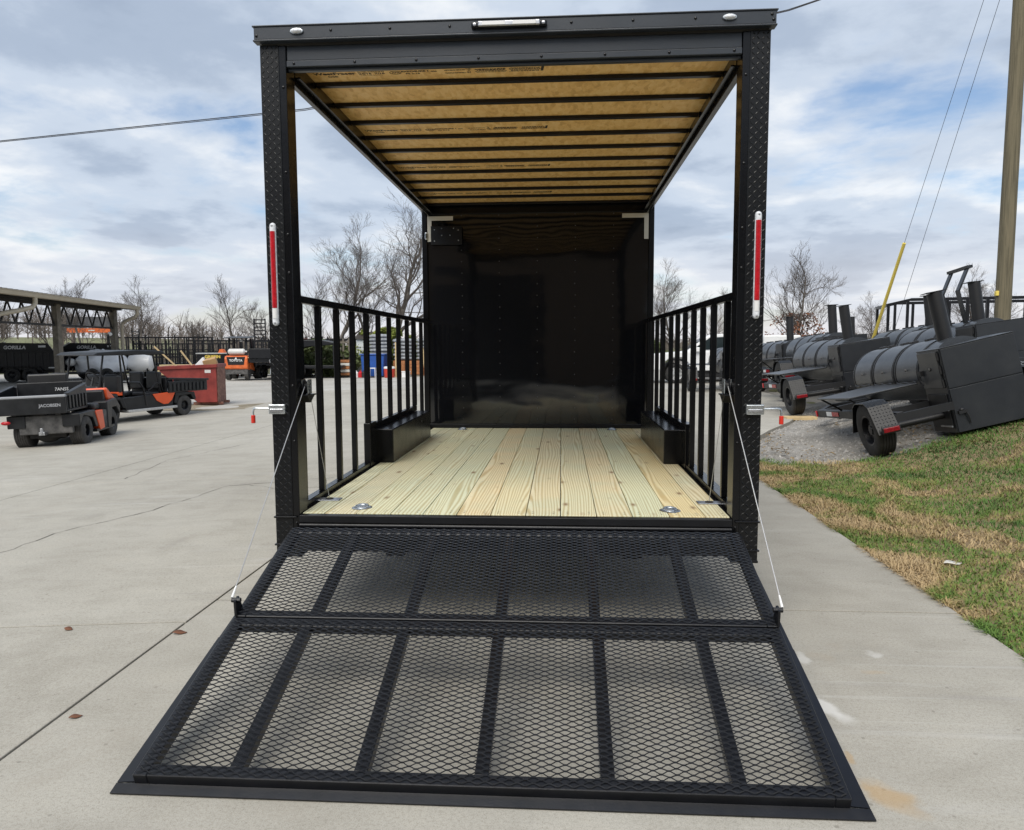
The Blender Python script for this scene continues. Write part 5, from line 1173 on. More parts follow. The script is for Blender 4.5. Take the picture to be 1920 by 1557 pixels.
for s in (-1, 1):
    mb = MB(); mb.bar((s*.52, -.35, 1.3), (s*.44, -.1, 2.28), .08, .08); mb.build('guard_post', M['dplastic'], fk); mb = MB(); mb.bar((s*.52, 1.15, .7), (s*.44, .8, 2.28), .08, .08); mb.build('guard_post', M['dplastic'], fk)
    mb = MB(); mb.box(s*.35-.06, s*.35+.06, 1.62, 1.75, .1, 2.2); mb.build('mast_rail', M['bsatin'], fk)
mb = MB(); mb.prism([(-.70, -.55, 2.28), (-.70, 1.15, 2.38), (-.70, 1.15, 2.42), (-.70, -.55, 2.32)], (1.4, 0, 0)); mb.build('canopy', M['dplastic'], fk, bevel=.015)
mb = MB(); mb.box(-.3, .3, .1, .55, .95, 1.15); mb.box(-.28, .28, .05, .18, 1.15, 1.7); mb.build('seat', M['vinyl'], fk, bevel=.05)
mb = MB(); mb.ball((.1, .2, 2.15), (.1, .08, .06)); mb.build('work_lamp', M['white'], fk)
# ------------------------------------------------------------------ flatbed with upright ladder ramp
fb = thing('flatbed_trailer', 'black flatbed trailer with a ladder ramp standing upright beside the corner post', 'trailer', (-15.95, 36.8, Z0), (0, 0, R(5)))
mb = MB(); mb.box(-1.3, .9, -.5, 5.5, .95, 1.2); mb.build('deck', M['bsatin'], fb, bevel=.02)
mb = MB(); mb.box(-.9, .7, -.62, -.5, 1.2, 1.72); mb.build('tail_box', M['bsatin'], fb, bevel=.02)
for s in (-1, 1):
    for y in (1.0, 1.9):
        w = link('wheel', dtw[0], fb, loc=(-.1+s*.75, y, .40)); w.rotation_euler = (0, 0, 0); link('rim', dtw[1], w)
mb = MB(); mb.box(-.6, -.54, -.55, -.48, 1.1, 3.35); mb.box(.0, .06, -.55, -.48, 1.1, 3.35); ld = mb.build('ladder_ramp', M['bsatin'], fb)
for k in range(10):
    z = 1.5+k*.195; mb = MB(); mb.box(-.54, .0, -.545, -.485, z, z+.06); mb.build('rung', M['bsatin'], ld)
mb = MB(); mb.tube([(.28, -.68, .95), (.25, -.7, 1.1), (.35, -.7, 1.15), (.42, -.7, 1.02), (.30, -.7, .55), (.28, -.7, .35)], .03, 7); mb.build('safety_chain', M['zinc'], fb)
mb = MB(); mb.box(-1.2, .6, -.55, -.5, 1.21, 1.26); mb.build('board', M['lumber'], fb)

# ------------------------------------------------------------------ things seen through the left railing
gn = thing('canopy_trailer', 'dark trailer with a long tilted red-topped canopy seen through the left railing', 'trailer', (-14.9, 39.5, Z0), (0, 0, R(6)))
mb = MB(); mb.prism([(-1.6, -.8, 1.75), (.2, -.8, 2.20), (1.1, -.8, 2.22), (1.9, -.8, 2.05), (1.9, -.8, 1.92), (.4, -.8, 1.82), (-1.2, -.8, 1.45), (-1.6, -.8, 1.45)], (0, 1.6, 0)); mb.build('canopy', M['bsatin'], gn, bevel=.03)
mb = MB(); mb.prism([(-1.7, -.82, 1.80), (.1, -.82, 2.26), (.1, -.82, 2.30), (-1.7, -.82, 1.90)], (0, 1.64, 0)); mb.build('canopy_top', M['roofred'], gn)
mb = MB(); mb.box(-2.2, 2.4, -.8, .8, .55, .72); mb.build('deck', M['bsatin'], gn, bevel=.02)
mb = MB(); mb.box(-1.7, -1.3, -.7, .7, .72, 1.6); mb.build('head_box', M['bsatin'], gn, bevel=.03)
for s in (-1, 1):
    for x in (-1.0, -.1):
        w = link('wheel', dtw[0], gn, loc=(x, s*.9, .38)); w.rotation_euler = (0, 0, math.pi/2*(1 if s < 0 else -1)); link('rim', dtw[1], w)
    mb = MB(); mb.box(1.85, 1.95, s*.7-.05, s*.7+.05, .7, 2.0); mb.build('upright', M['bsatin'], gn)
bs = thing('brick_pallet', 'short pallet of pale blocks behind the left railing', 'pallet', (-12.65, 40.2, Z0))
for k in range(5):
    mb = MB(); mb.box(-.35, .35, -.3, .3, .1+k*.19, .26+k*.19); mb.build('block_course', M['tape'] if k % 2 else M['brick'], bs, bevel=.02)
sh = thing('shed', 'pale clapboard shed wall beside the blue bin', 'shed', (-11.95, 42.6, Z0))
mb = MB(); mb.box(-.6, .8, 0, 2.2, 0, 2.3); mb.build('wall', M['siding'], sh)
for k in range(5):
    mb = MB(); mb.prism([(-.62, -.03, .02+k*.44), (-.62, -.005, .02+k*.44), (-.62, -.005, .44+k*.44), (-.62, -.012, .44+k*.44)], (1.44, 0, 0)); mb.build('siding_board', M['siding'], sh)
mb = MB(); mb.prism([(-.75, -.15, 2.28), (-.75, 2.35, 2.28), (-.75, 1.1, 2.75)], (1.7, 0, 0)); mb.build('roof', M['roofmetal'], sh)
gc = thing('grey_cart', 'grey timber rack seen between the railing bars left of the shed', 'rack', (-13.0, 41.2, Z0))
for x in (-.35, .0, .35):
    mb = MB(); mb.box(x-.05, x+.05, -.05, .05, 0, 2.3); mb.build('upright', M['postwood'], gc)
for z in (.4, 1.2, 2.0):
    mb = MB(); mb.box(-.4, .4, -.08, -.051, z, z+.12); mb.build('rail', M['postwood'], gc)
bbn = thing('blue_bin', 'tall blue plastic bin standing in front of the grey bag stack', 'bin', (-10.85, 40.2, Z0))
mb = MB(); mb.prism([(-.62, -.5, .05), (.62, -.5, .05), (.70, -.5, 1.30), (-.70, -.5, 1.30)], (0, 1.0, 0)); mb.build('body', M['blue'], bbn, bevel=.04)
mb = MB(); mb.box(-.76, .76, -.56, .56, 1.30, 1.38); mb.build('rim', M['blue'], bbn, bevel=.03)
def bag_stack(label, x, y, w, zb, n, seed):
    rng = random.Random(seed); t = thing('bag_stack', label, 'bag stack', (x, y, Z0), (0, 0, rng.uniform(-.1, .1)), 'stacks of grey bags')
    for k in range(n):
        mb = MB(); vs = []; N1, N2 = 18, 7
        for j in range(N2+1):
            for i in range(N1):
                a = 2*math.pi*i/N1; ph = -math.pi/2+math.pi*j/N2; ca, sa = math.cos(a), math.sin(a); sq = (abs(ca)**4+abs(sa)**4)**-.25
                rr = math.cos(ph)**.45 if math.cos(ph) > 0 else 0; r = 1+.05*mnoise.noise(Vector((ca*2, sa*2, k*3+seed)))
                vs.append((w/2*ca*sq*rr*r, .45*sa*sq*rr*r, .125*math.sin(ph)+.02*mnoise.noise(Vector((ca*3, sa*3, k+seed*2)))))
        mb.add(vs, [(j*N1+i, j*N1+(i+1) % N1, (j+1)*N1+(i+1) % N1, (j+1)*N1+i) for j in range(N2) for i in range(N1)], True)
        mb.build('bag', M['bag'], t, loc=(rng.uniform(-.04, .04), rng.uniform(-.04, .04), zb+.13+k*.215))
    mb = MB(); mb.box(-w*.48, w*.48, -.42, .42, zb*.0, zb-.0 if zb > .2 else .14); mb.build('pallet', M['lumber'] if zb < .2 else M['brick'], t)
bag_stack('stack of grey bags behind the blue bin', -10.85, 41.7, 1.35, .80, 8, 1)
bag_stack('stack of grey bags right of the blue bin', -9.25, 41.2, 1.3, .95, 6, 2)
bag_stack('stack of grey bags beside the leaning yellow board', -8.05, 41.4, .95, .95, 6, 3)
bag_stack('tallest stack of grey bags against the bulkhead edge', -7.1, 41.2, .9, .95, 9, 4)
bp_ = thing('brick_pallet', 'pallet of orange bricks below the grey bags right of the blue bin', 'pallet', (-8.6, 40.1, Z0))
for k in range(4):
    for j in range(5):
        mb = MB(); mb.box(-.55+j*.22, -.35+j*.22, -.3, .3, .15+k*.2, .33+k*.2); mb.build('brick', M['brick'], bp_, bevel=.01, seg=1)
mb = MB(); mb.box(-.6, .6, -.35, .35, 0, .13); mb.build('pallet', M['postwood'], bp_)
bp2 = thing('brick_pallet', 'pallet of orange bricks at the bulkhead edge', 'pallet', (-7.2, 40.0, Z0))
for k in range(4):
    for j in range(4):
        mb = MB(); mb.box(-.45+j*.22, -.25+j*.22, -.3, .3, .15+k*.2, .33+k*.2); mb.build('brick', M['brick'], bp2, bevel=.01, seg=1)
mb = MB(); mb.box(-.5, .5, -.35, .35, 0, .13); mb.build('pallet', M['postwood'], bp2)
rc = thing('drink_cooler', 'red drum cooler with a white lid beside the blue bin', 'cooler', (-9.75, 39.3, Z0))
mb = MB(); mb.lathe([(0, 0), (0, .28), (.03, .30), (.5, .32), (.52, .3)], axis='Z', n=20); mb.build('body', M['redbox'], rc); mb = MB(); mb.lathe([(.52, .33), (.6, .33), (.64, .28), (.66, 0)], axis='Z', n=20); mb.build('lid', M['white'], rc)
wc = thing('white_crate', 'small white crate on the ground right of the red cooler', 'crate', (-8.75, 39.2, Z0))
mb = MB(); mb.box(-.22, .22, -.2, .2, 0, .32); mb.build('body', M['white'], wc, bevel=.03); mb = MB(); mb.box(-.24, .24, -.22, .22, .32, .37); mb.build('lid', M['white'], wc, bevel=.01)
stl = thing('stool', 'small white metal stool in front of the blue bin', 'stool', (-10.75, 39.3, Z0))
mb = MB(); mb.box(-.2, .2, -.16, .16, .52, .57); mb.build('seat', M['white'], stl, bevel=.01)
for x in (-.17, .17):
    for y in (-.13, .13):
        mb = MB(); mb.cyl((x*1.1, y*1.1, 0), (x, y, .52), .02, n=6); mb.build('leg', M['white'], stl)
bgd = thing('jug_cluster', 'dark red and white jugs on the ground left of the blue bin', 'jugs', (-11.55, 39.3, Z0))
for x, m__ in ((-.18, 'white'), (.08, 'redtape'), (.28, 'rubber')):
    mb = MB(); mb.lathe([(0, 0), (0, .13), (.28, .14), (.36, .05), (.42, .05), (.42, 0)], (x, 0, 0), 'Z', 12); mb.build('jug', M[m__], bgd)
mb = MB(); mb.bar((0, 0, 0), (0, 0, 2.05), .11, .05); o = mb.build('timber_post', M['lumber'], loc=(-9.38, 39.4, Z0)); tag(o, 'upright pale timber post between the grey bag stacks', 'post')
mb = MB(); mb.bar((.32, .2, 0), (-.02, .3, 2.0), .16, .03, (0, 1, 0)); o = mb.build('leaning_board', M['lumber'], loc=(-8.1, 40.4, Z0)); tag(o, 'yellow board leaning against the grey bags', 'board')
# ------------------------------------------------------------------ smoker trailers on the right
def smoker(label, loc, rot, scale=1.0, group='black smoker trailers parked on the gravel'):
    t = thing('smoker_trailer', label, 'smoker trailer', loc, rot, group, scale)
    S, D = M['smoker'], M['smoker_dark']
    for s in (-1, 1):
        wx = -.84 if s < 0 else 1.24
        put_wheel(t, smw, (wx, .12, .375), s)
        # folded tread-plate fender: flat top with sloping ends
        mb = MB(); x0, x1 = (-.985, -.71) if s < 0 else (1.10, 1.375); y = .12
        pr = [(y-.46, .34), (y-.27, .70), (y-.15, .755), (y+.15, .755), (y+.27, .70), (y+.46, .34)]
        vs = []
        for (a, b) in pr: vs += [(x0, a, b), (x1, a, b)]
        mb.add(vs, [(2*i, 2*i+1, 2*i+3, 2*i+2) for i in range(5)])
        xs_ = x1 if s > 0 else x0
        f_ = mb.build('fender', M['tread'], t); m = f_.modifiers.new('thick', 'SOLIDIFY'); m.thickness = .012
        mb = MB()
        for i in range(5):
            (a0, b0), (a1, b1) = pr[i], pr[i+1]; q = Vector((0, a1-a0, b1-b0)); n_ = Vector((0, -(b1-b0), a1-a0)).normalized(); n_ = n_ if n_.z > 0 else -n_; L_ = q.length; q.normalize()
            for k in range(int(L_/.045)):
                for j in range(6):
                    sg = 1 if (k+j) % 2 else -1; c = Vector((x0+.03+j*.043, a0, b0))+q*(.02+k*.045)+n_*.001; d = (Vector((1, 0, 0))*sg+q)*.013; w = (Vector((1, 0, 0))*-sg+q)*.004
                    mb.add([c-d, c+w, c+d, c-w, c+n_*.004], [(0, 1, 4), (1, 2, 4), (2, 3, 4), (3, 0, 4)])
        mb.build('tread_pattern', M['tread'], f_, kind='stuff')
        mb = MB(); mb.box(x0+.03, x1-.01, y-.51, y-.47, .345, .435); tb = mb.build('tail_light', D, t, bevel=.012)
        mb = MB(); mb.box(x0+.045, x1-.03, y-.522, y-.508, .36, .42); mb.build('red_lens', M['redlens'], tb, bevel=.008)
    mb = MB(); mb.cyl((-.8, .12, .355), (1.2, .12, .355), .045); mb.build('axle', D, t)
    for s in (-1, 1):
        mb = MB(); mb.box(s*.62-.045, s*.62+.045, -.2 if s < 0 else .52, 3.0, .44, .56); mb.build('frame_rail', D, t, bevel=.006)
        mb = MB(); mb.bar((s*.62, 2.95, .50), (0, 4.3, .46), .09, .10); mb.build('tongue', D, t)
    for q_ in ((-.66, .66, .45, .55, .45, .55), (-.66, .66, 2.9, 3.0, .45, .55), (-.70, .05, -.22, -.14, .44, .54)):
        mb = MB(); mb.box(*q_); mb.build('cross_member', D, t)
    mb = MB(); mb.bar((0, 3.9, .46), (0, 3.9, -.05), .07, .07, (0, 1, 0)); mb.build('jack_leg', D, t)
    # tank
    ax, az, rr = .50, .90, .43
    mb = MB(); mb.lathe([(.25, 0), (.25, rr), (3.05, rr), (3.09, rr*.97), (3.10, 0)], (ax, 0, az), 'Y', 40)
    tank = mb.build('tank', M['tank'], t)
    for y in (.62, 1.36, 1.44, 2.18, 2.26, 3.0):
        mb = MB(); mb.lathe([(y-.014, rr), (y-.014, rr+.010), (y+.014, rr+.010), (y+.014, rr)], (ax, 0, az), 'Y', 40, R(80), R(195)); mb.build('door_band', D, tank)
    for y0 in (.66, 1.48, 2.30):
        mb = MB(); mb.lathe([(y0, rr), (y0, rr+.007), (y0+.66, rr+.007), (y0+.66, rr)], (ax, 0, az), 'Y', 24, R(84), R(188)); dr = mb.build('lid', M['tank'], tank)
        mb = MB(); mb.ball((ax-rr*1.0-.015, y0+.30, az+.10), (.012, .02, .02), 8, 6); mb.build('thermometer', M['mudgrey'], dr)
        for q in (.12, .44):
            a = R(84); mb = MB(); c = (ax+rr*math.cos(a)*1.0, y0+q, az+rr*math.sin(a)+.02); mb.box(c[0]-.05, c[0]+.05, c[1]-.055, c[1]+.055, c[2]-.015, c[2]+.02); mb.build('hinge', D, dr, bevel=.006, seg=1)
        mb = MB(); a = R(190); xx = ax+(rr+.05)*math.cos(a); zz_ = az+(rr+.05)*math.sin(a)
        mb.tube([(xx, y0-.03+k*.08, zz_+.012*math.sin(k*1.7)) for k in range(9)], .013, 6); mb.build('lid_handle', D, dr)
    # stack
    mb = MB(); mb.lathe([(1.20, .098), (1.98, .098), (1.98, .085), (1.20, .085)], (ax-.02, .52, 0), 'Z', 24); st_ = mb.build('stack', M['smoker_dark'], t)
    mb = MB(); mb.bar((ax-.16, .52, 1.995), (ax+.10, .52, 1.985), .2, .01); mb.build('stack_flap', D, st_)
    # rear cabinet
    X0, X1, Y0, Y1, Z0_, Z1_ = .06, 1.01, -.12, .50, .12, 1.23
    mb = MB(); mb.box(X0, X1, Y0, Y1, Z0_, Z1_); cab = mb.build('cabinet', S, t, bevel=.006)
    zm = .70
    for (za, zb) in ((zm+.006, Z1_-.004), (Z0_+.004, zm-.006)):
        mb = MB(); mb.box(X0+.012, X1-.006, Y0-.018, Y0-.001, za, zb); mb.build('rear_panel', S, cab, bevel=.004)
    mb = MB(); mb.box(X0-.022, X0-.001, Y0+.05, Y1-.03, zm+.02, Z1_-.02); d1 = mb.build('side_door', S, cab, bevel=.005)
    mb = MB(); mb.box(X0-.06, X0-.022, Y1-.10, Y1-.04, .90, .97); mb.tube([(X0-.05, Y1-.07, .93), (X0-.06, Y1-.05, .86), (X0-.05, Y1-.1, .78)], .012, 6); mb.build('door_latch', D, d1)
    mb = MB(); mb.ball((X0-.03, .18, .98), (.014, .014, .024)); mb.build('knob', M['mudgrey'], d1)
    for z in (.78, .96, 1.14):
        mb = MB(); mb.cyl((X0-.02, Y0+.03, z-.05), (X0-.02, Y0+.03, z+.05), .017, n=8); mb.build('hinge', D, d1)
    mb = MB(); mb.box(X0-.020, X0-.001, Y0+.05, Y1-.08, Z0_+.06, zm-.06); d2 = mb.build('fire_door', M['smoker_dark'], cab, bevel=.005)
    for z in (.20, .42):
        mb = MB(); mb.box(X0-.035, X0-.02, Y0+.04, Y0+.34, z, z+.02); mb.build('strap', M['steel'], d2)
    mb = MB(); mb.box(X0+.05, X0+.16, Y0-.05, Y0-.018, .36, .40); mb.tube([(X0+.14, Y0-.045, .38), (X0+.16, Y0-.05, .30), (X0+.17, Y0-.04, .22)], .010, 6); mb.ball((X0+.1, Y0-.035, .41), (.03, .02, .02)); mb.build('fire_latch', D, cab)
    mb = MB(); mb.box(X0, X1, Y0-.012, Y1+.01, Z1_+.001, Z1_+.014); mb.build('cabinet_top', S, cab, bevel=.003)
    # side shelf with braces
    mb = MB(); mb.prism([(-.92, .60, .80), (-.02, .50, .80), (-.02, 2.1, .80), (-.92, 2.0, .80)], (0, 0, .022)); sh_ = mb.build('side_shelf', M['smoker'], t, bevel=.004)
    for y in (.75, 1.9):
        mb = MB(); mb.bar((-.89, y, .80), (-.62, y, .56), .025, .025); mb.build('brace', D, sh_)
    mb = MB(); mb.box(-.68, -.60, 3.0, 3.06, .45, .55); mb.build('marker', M['redtape'], t)
    mb = MB(); mb.box(-.675, -.666, 1.95, 2.25, .47, .54); rf_ = mb.build('reflector', M['redtape'], t); mb = MB(); mb.box(-.676, -.667, 2.251, 2.5, .47, .54); mb.build('white_part', M['white'], rf_)
    return t
smw = wheel_meshes('s', .375, .24, .205, grooves=5, spoke=5)
RO, PI_ = R(-13.5), R(-4.5)
sA = smoker('nearest charcoal smoker trailer tilted on the bank, with its big rear cabinet towards us', (5.37, 6.18, .215), (PI_, RO, 0))
dup(sA, 'second charcoal smoker trailer, its wheel standing on a wood block at the slab edge', (6.06, 11.90, .18), (R(-2.0), R(-9), 0), 1.06)
dup(sA, 'third smoker trailer, behind the second one and nearest the tree with brown leaves', (7.3, 20.6, .10), (R(-2), R(-3), R(2)), 1.15)
dup(sA, 'smoker trailer seen through the right railing in front of the white pickup', (5.35, 20.5, 0.0), (0, 0, R(-3)), 1.04)
dup(sA, 'smoker trailer with only its stack and tank top showing behind the second cabinet', (7.05, 16.0, .30), (R(-2), R(-4), 0), 1.12)
dup(sA, 'smoker trailer with a short stack behind the yellow guy guard', (9.75, 22.0, .36), (R(-2), R(-2), 0), 1.04)
dup(sA, 'smoker trailer whose tank shows between the second cabinet and the nearest stack', (8.2, 13.0, .58), (R(-3), R(-6), 0))
sE = dup(sA, 'right-hand smoker trailer with a tall bent handle frame over its tank', (7.25, 9.15, .58), (R(-4), R(-8), 0))
mb = MB()
for y in (.70, 1.25):
    mb.bar((.36, y, 1.20), (.28, y, 1.90), .03, .11, (0, 1, 0)); mb.bar((.28, y, 1.88), (.50, y, 2.28), .03, .11, (0, 1, 0))
mb.bar((.50, .62, 2.28), (.50, 1.33, 2.28), .10, .05); mb.build('handle_frame', M['smoker'], sE)
# mesh-sided smoker trailer cut by the right edge
mt = thing('mesh_basket_trailer', 'black trailer with an expanded mesh basket cut by the right picture edge', 'trailer', (7.24, 8.0, .50), (R(-4), R(-8), 0))
mb = MB()
for k in range(10):
    for j in range(14):
        x, z = k*.09, .12+j*.045; mb.bar((x, 0, z), (x+.045, 0, z+.0225), .006, .006); mb.bar((x+.045, 0, z+.0225), (x+.09, 0, z), .006, .006); mb.bar((x, 0, z), (x+.045, 0, z-.0225), .006, .006); mb.bar((x+.045, 0, z-.0225), (x+.09, 0, z), .006, .006)
mb.build('mesh_basket', M['steel'], mt, kind='stuff')
mb = MB(); mb.box(-.02, .92, -.01, .03, .74, .78); mb.box(-.02, .92, -.01, .03, .40, .43); mb.box(-.02, .92, -.01, .6, .05, .09); mb.build('basket_frame', M['smoker'], mt, bevel=.004)
mb = MB(); mb.box(.02, .3, -.03, -.012, -.06, .03); mb.build('reflector', M['redtape'], mt)
put_wheel(mt, smw, (.25, .35, -.02), -1)
# wood block under the second smoker's wheel
mb = MB(); mb.box(-.30, .32, -.14, .14, 0, .07); o = mb.build('wood_block', M['lumber'], loc=(5.12, 11.66, -.03), bevel=.006); o.rotation_euler = (0, 0, .05); tag(o, 'flat yellow wood block under the second smoker wheel', 'block')

# ------------------------------------------------------------------ black cage-railed trailer behind the smokers
cg = thing('cage_trailer', 'black trailer with tall cage railing behind the smoker trailers', 'trailer', (12.2, 17.9, .55), (0, 0, R(-14)))
mb = MB(); mb.box(-2.6, 3.2, -1.0, 1.0, .45, .6); mb.build('deck', M['bsatin'], cg)
for s in (-1, 1):
    mb = MB(); mb.box(-2.2, 3.2, s*.97-.03, s*.97+.03, 2.12, 2.2); r_ = mb.build('top_rail', M['bsatin'], cg)
    mb = MB(); mb.bar((-2.8, s*.97, 2.02), (-2.2, s*.97, 2.16), .06, .07); mb.build('sloped_rail', M['bsatin'], r_)
    for k in range(13):
        x = -2.75+k*.48; mb = MB(); mb.box(x-.035, x+.035, s*.97-.035, s*.97+.035, .6, 2.04 if k == 0 else 2.12); mb.build('baluster', M['bsatin'], r_)
mb = MB(); mb.box(-2.8, -2.72, -.97, .97, 1.98, 2.06); mb.build('end_rail', M['bsatin'], cg)
for s in (-1, 1):
    for x in (-.4, .4):
        w = link('wheel', dtw[0], cg, loc=(x, s*1.05, .25)); w.rotation_euler = (0, 0, math.pi/2*(1 if s < 0 else -1)); link('rim', dtw[1], w)

# ------------------------------------------------------------------ white pickup
pk = thing('pickup_truck', 'white crew cab pickup seen side-on through the right railing', 'pickup truck', (6.55, 27.2, -.06), (0, 0, R(-3)))
# local X: rear (+) .. front (-); near side Y < 0
def prof(pts, y0, y1): mb = MB(); mb.prism([(x, y0, z) for x, z in pts], (0, y1-y0, 0)); return mb
low = [(-2.75, .55), (-2.8, .95), (-2.65, 1.18), (-1.25, 1.30), (3.1, 1.30), (3.15, .62), (2.2, .55), (2.15, .85), (1.9, 1.05), (1.45, 1.05), (1.2, .85), (1.15, .55), (-1.15, .50), (-1.2, .85), (-1.45, 1.05), (-1.9, 1.05), (-2.15, .85), (-2.2, .55)]
prof(low, -.98, .98).build('body', M['white'], pk, bevel=.04, seg=3)
prof([(-1.3, 1.29), (-.45, 1.90), (-.15, 1.97), (1.25, 1.97), (1.55, 1.85), (1.65, 1.29)], -.86, .86).build('cab', M['white'], pk, bevel=.05, seg=3)
prof([(-1.05, 1.36), (-.36, 1.84), (.28, 1.87), (.28, 1.36)], -.875, -.861).build('side_window', M['glass'], pk); prof([(.36, 1.36), (.36, 1.87), (1.2, 1.86), (1.42, 1.36)], -.875, -.861).build('side_window', M['glass'], pk)
mb = MB(); mb.add([(-1.24, -.78, 1.34), (-1.24, .78, 1.34), (-.47, .72, 1.88), (-.47, -.72, 1.88)], [(0, 1, 2, 3)]); mb.v = [(x-.012, y, z+.012) for x, y, z in mb.v]; mb.build('windscreen', M['glass'], pk)
prof([(1.7, 1.28), (1.7, 1.92), (3.1, 1.92), (3.12, 1.28)], -.92, .92).build('bed_cover', M['white'], pk, bevel=.05)
pkw = wheel_meshes('p', .41, .26, .26, grooves=3, disc=M['alu']); spk = MB()
for x in (-1.67, 1.67):
    for s in (-1, 1):
        w = link('wheel', pkw[0], pk, loc=(x, s*.86, .41)); w.rotation_euler = (0, 0, math.pi/2*(1 if s < 0 else -1)); link('rim', pkw[1], w)
        if s < 0:
            for k in range(6):
                a = k*math.pi/3; mb = MB(); mb.bar((x+.05*math.cos(a), -.995, .41+.05*math.sin(a)), (x+.25*math.cos(a), -.995, .41+.25*math.sin(a)), .05, .02, (0, 1, 0)); mb.build('spoke', M['alu'], pk)
mb = MB()
for s in (-1,):
    for x in (-1.67, 1.67):
        mb.tube([(x+.52*math.cos(t*.3927), s*.985, .45+.55*math.sin(t*.3927)) for t in range(9)], .04, 6)
mb.build('wheel_arch_trim', M['dplastic'], pk)
mb = MB(); mb.box(-2.9, -2.7, -.95, .95, .45, .62); mb.build('bumper', M['dplastic'], pk, bevel=.03); mb = MB(); mb.box(-.9, 1.0, -1.06, -.99, .42, .47); mb.build('side_step', M['dplastic'], pk)
mb = MB(); mb.box(-.95, -.75, -1.12, -.98, 1.28, 1.46); mb.build('mirror', M['white'], pk, bevel=.03)
mb = MB(); mb.box(.05, .22, -.995, -.985, 1.14, 1.18); mb.build('door_handle', M['dplastic'], pk)
mb = MB(); mb.box(-2.80, -2.72, -.95, -.6, .92, 1.12); mb.build('headlight', M['lens'], pk, bevel=.02)

# ------------------------------------------------------------------ houses behind
h1 = thing('house', 'house with a brown shingle hip roof beyond the smoker trailers', 'house', (14.6, 46, -.2), (0, 0, R(8)))
mb = MB(); mb.box(-2.2, 2.2, -1.6, 1.6, 0, 1.15); mb.build('wall', M['tan'], h1); mb = MB(); mb.add([(-2.6, -2, 1.15), (2.6, -2, 1.15), (2.6, 2, 1.15), (-2.6, 2, 1.15), (-.9, 0, 2.25), (.9, 0, 2.25)], [(0, 1, 5, 4), (1, 2, 5), (2, 3, 4, 5), (3, 0, 4), (3, 2, 1, 0)]); mb.build('roof', M['roofbrown'], h1)
for x in (-1.2, .2, 1.4):
    mb = MB(); mb.box(x-.25, x+.25, -1.63, -1.601, .45, .95); w = mb.build('window', M['glass'], h1)
h2 = thing('barn', 'low barn with a white roof and red gable behind the smoker stacks', 'barn', (17.6, 44, -.2), (0, 0, R(25)))
mb = MB(); mb.box(-2.8, 2.4, -1.8, 1.8, 0, 1.15); mb.build('wall', M['roofred'], h2); mb = MB(); mb.prism([(-3.0, -2.0, 1.1), (-3.0, 2.0, 1.1), (-3.0, 0, 2.0)], (5.6, 0, 0)); mb.build('roof', M['white'], h2)
mb = MB(); mb.box(-.6, .5, -1.83, -1.801, 0, 1.0); mb.build('door', M['white'], h2)
w2 = thing('white_van', 'white van roof showing just behind the smoker tanks', 'van', (8.95, 29.0, -.05), (0, 0, R(4)))
prof([(-1.3, .35), (-1.3, 1.15), (-.9, 1.25), (-.6, 1.5), (1.4, 1.5), (1.5, 1.4), (1.5, .35)], -.8, .8).build('body', M['white'], w2, bevel=.06, seg=3)
prof([(-.85, 1.2), (-.58, 1.42), (.9, 1.42), (.9, 1.2)], -.81, -.801).build('side_window', M['glass'], w2)
for x in (-.85, 1.0):
    for s in (-1, 1):
        w = link('wheel', dtw[0], w2, loc=(x, s*.72, .36)); w.rotation_euler = (0, 0, math.pi/2*(1 if s < 0 else -1)); link('rim', dtw[1], w)

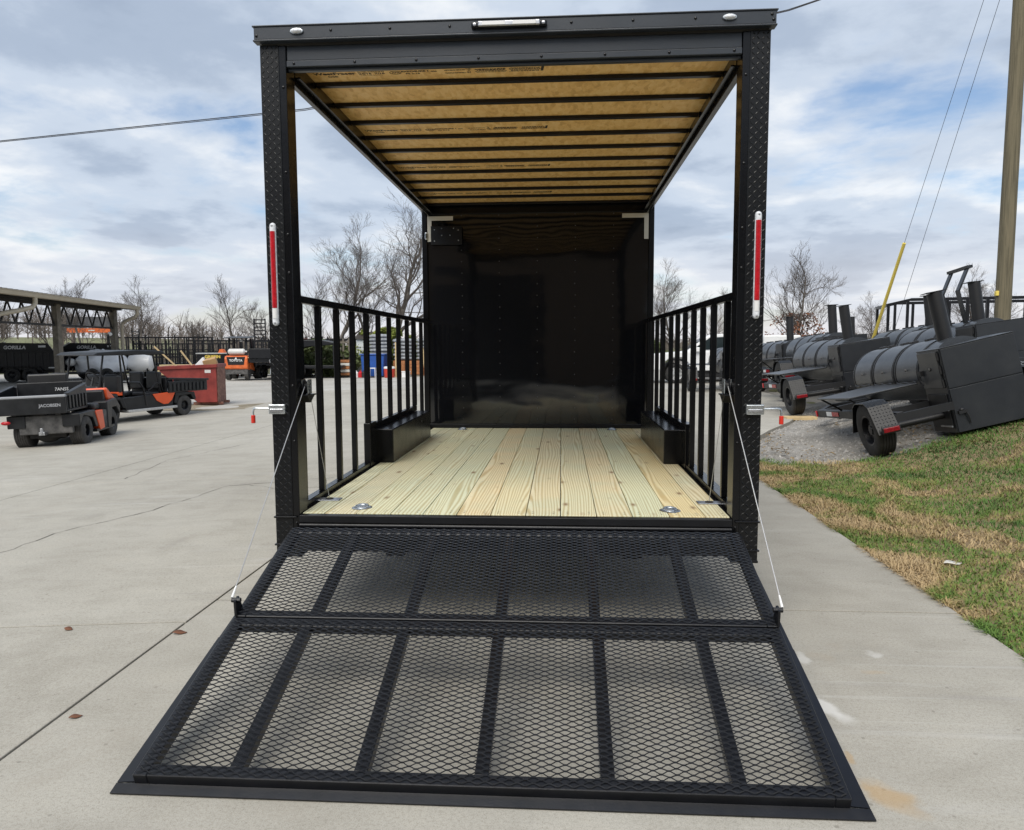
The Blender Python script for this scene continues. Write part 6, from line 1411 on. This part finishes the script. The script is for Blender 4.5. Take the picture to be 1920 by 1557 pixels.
# ------------------------------------------------------------------ utility pole, guys, overhead wire
up_ = thing('utility_pole', 'weathered round wooden utility pole at the right edge', 'utility pole', (9.36, 12.3, .8))
mb = MB(); mb.tube([(0, 0, -1), (0, 0, 3), (.01, 0, 6.5), (.02, .02, 10.5)], [.155, .145, .135, .12], 24); mb.build('shaft', M['pole'], up_)
mb = MB(); mb.bar((-1.1, 0, 9.9), (1.1, 0, 9.9), .1, .12); mb.build('crossarm', M['pole'], up_)
mb = MB(); mb.box(-.19, -.13, -.08, .0, 1.68, 1.78); mb.build('yellow_tag', M['yellow'], up_, bevel=.01)
top = Vector((9.30, 12.3, 10.6))
for lab, an, lift in (('thin guy wire running down into the yellow guard', Vector((8.98, 18.3, .9)), 0.0), ('second thin guy wire beside the yellow guard', Vector((9.38, 18.0, .9)), -.5)):
    mb = MB(); mb.tube([an, top+Vector((.15 if lift else 0, 0, lift))], .005, 6); g = mb.build('guy_wire', M['wire']); tag(g, lab, 'guy wire', 'guy wires of the utility pole')
an = Vector((8.98, 18.3, .9)); d = (top-an).normalized()
mb = MB(); mb.tube([an+d*.5, an+d*3.75], .042, 12); g = mb.build('guy_guard', M['yellow']); tag(g, 'slanting yellow plastic guard on the guy wire', 'guy guard')
pts = [(-60, 20, 8.6), (-40, 18, 7.0), (-25, 16.2, 6.65), (-14.2, 15, 6.8), (-6, 14.6, 7.28), (0, 14.2, 8.0), (5.2, 13.5, 8.75), (7.2, 13.0, 9.2), (9.27, 12.4, 9.85)]
mb = MB(); mb.tube(pts, .012, 6); mb.tube([(x, y+.02, z+.03*math.sin(i*1.3)) for i, (x, y, z) in enumerate(pts)], .009, 6)
g = mb.build('overhead_cable', M['wire']); tag(g, 'twisted dark overhead cable crossing the sky behind the trailer', 'cable')
# ------------------------------------------------------------------ invented building, unseen behind the camera, added to shape the black paint reflections
ws = thing('invented_workshop', 'invented brown metal-sided building added behind the camera to be mirrored in the black bulkhead', 'invented_workshop', (0, -15, 0))
mb = MB(); mb.box(-16, 16, -10, 0, 0, 6.2); mb.build('wall', M['brownwall'], ws)
for k in range(80):
    x = -15.8+k*.4; mb = MB(); mb.box(x-.04, x+.04, .001, .03, .1, 6.2); mb.build('rib', M['brownwall'], ws)
for x in (-9, -2.5, 5.5):
    mb = MB(); mb.box(x-2, x+2, .031, .06, 0, 4.0); d_ = mb.build('roller_door', M['roofmetal'] if x < 0 else M['offwhite'], ws)
    for k in range(9):
        mb = MB(); mb.box(x-2, x+2, .061, .075, .2+k*.42, .24+k*.42); mb.build('door_rib', M['roofmetal'], d_)
mb = MB(); mb.prism([(-16.4, -10.4, 6.2), (-16.4, .6, 6.2), (-16.4, -5, 7.2)], (32.8, 0, 0)); mb.build('roof', M['roofmetal'], ws)
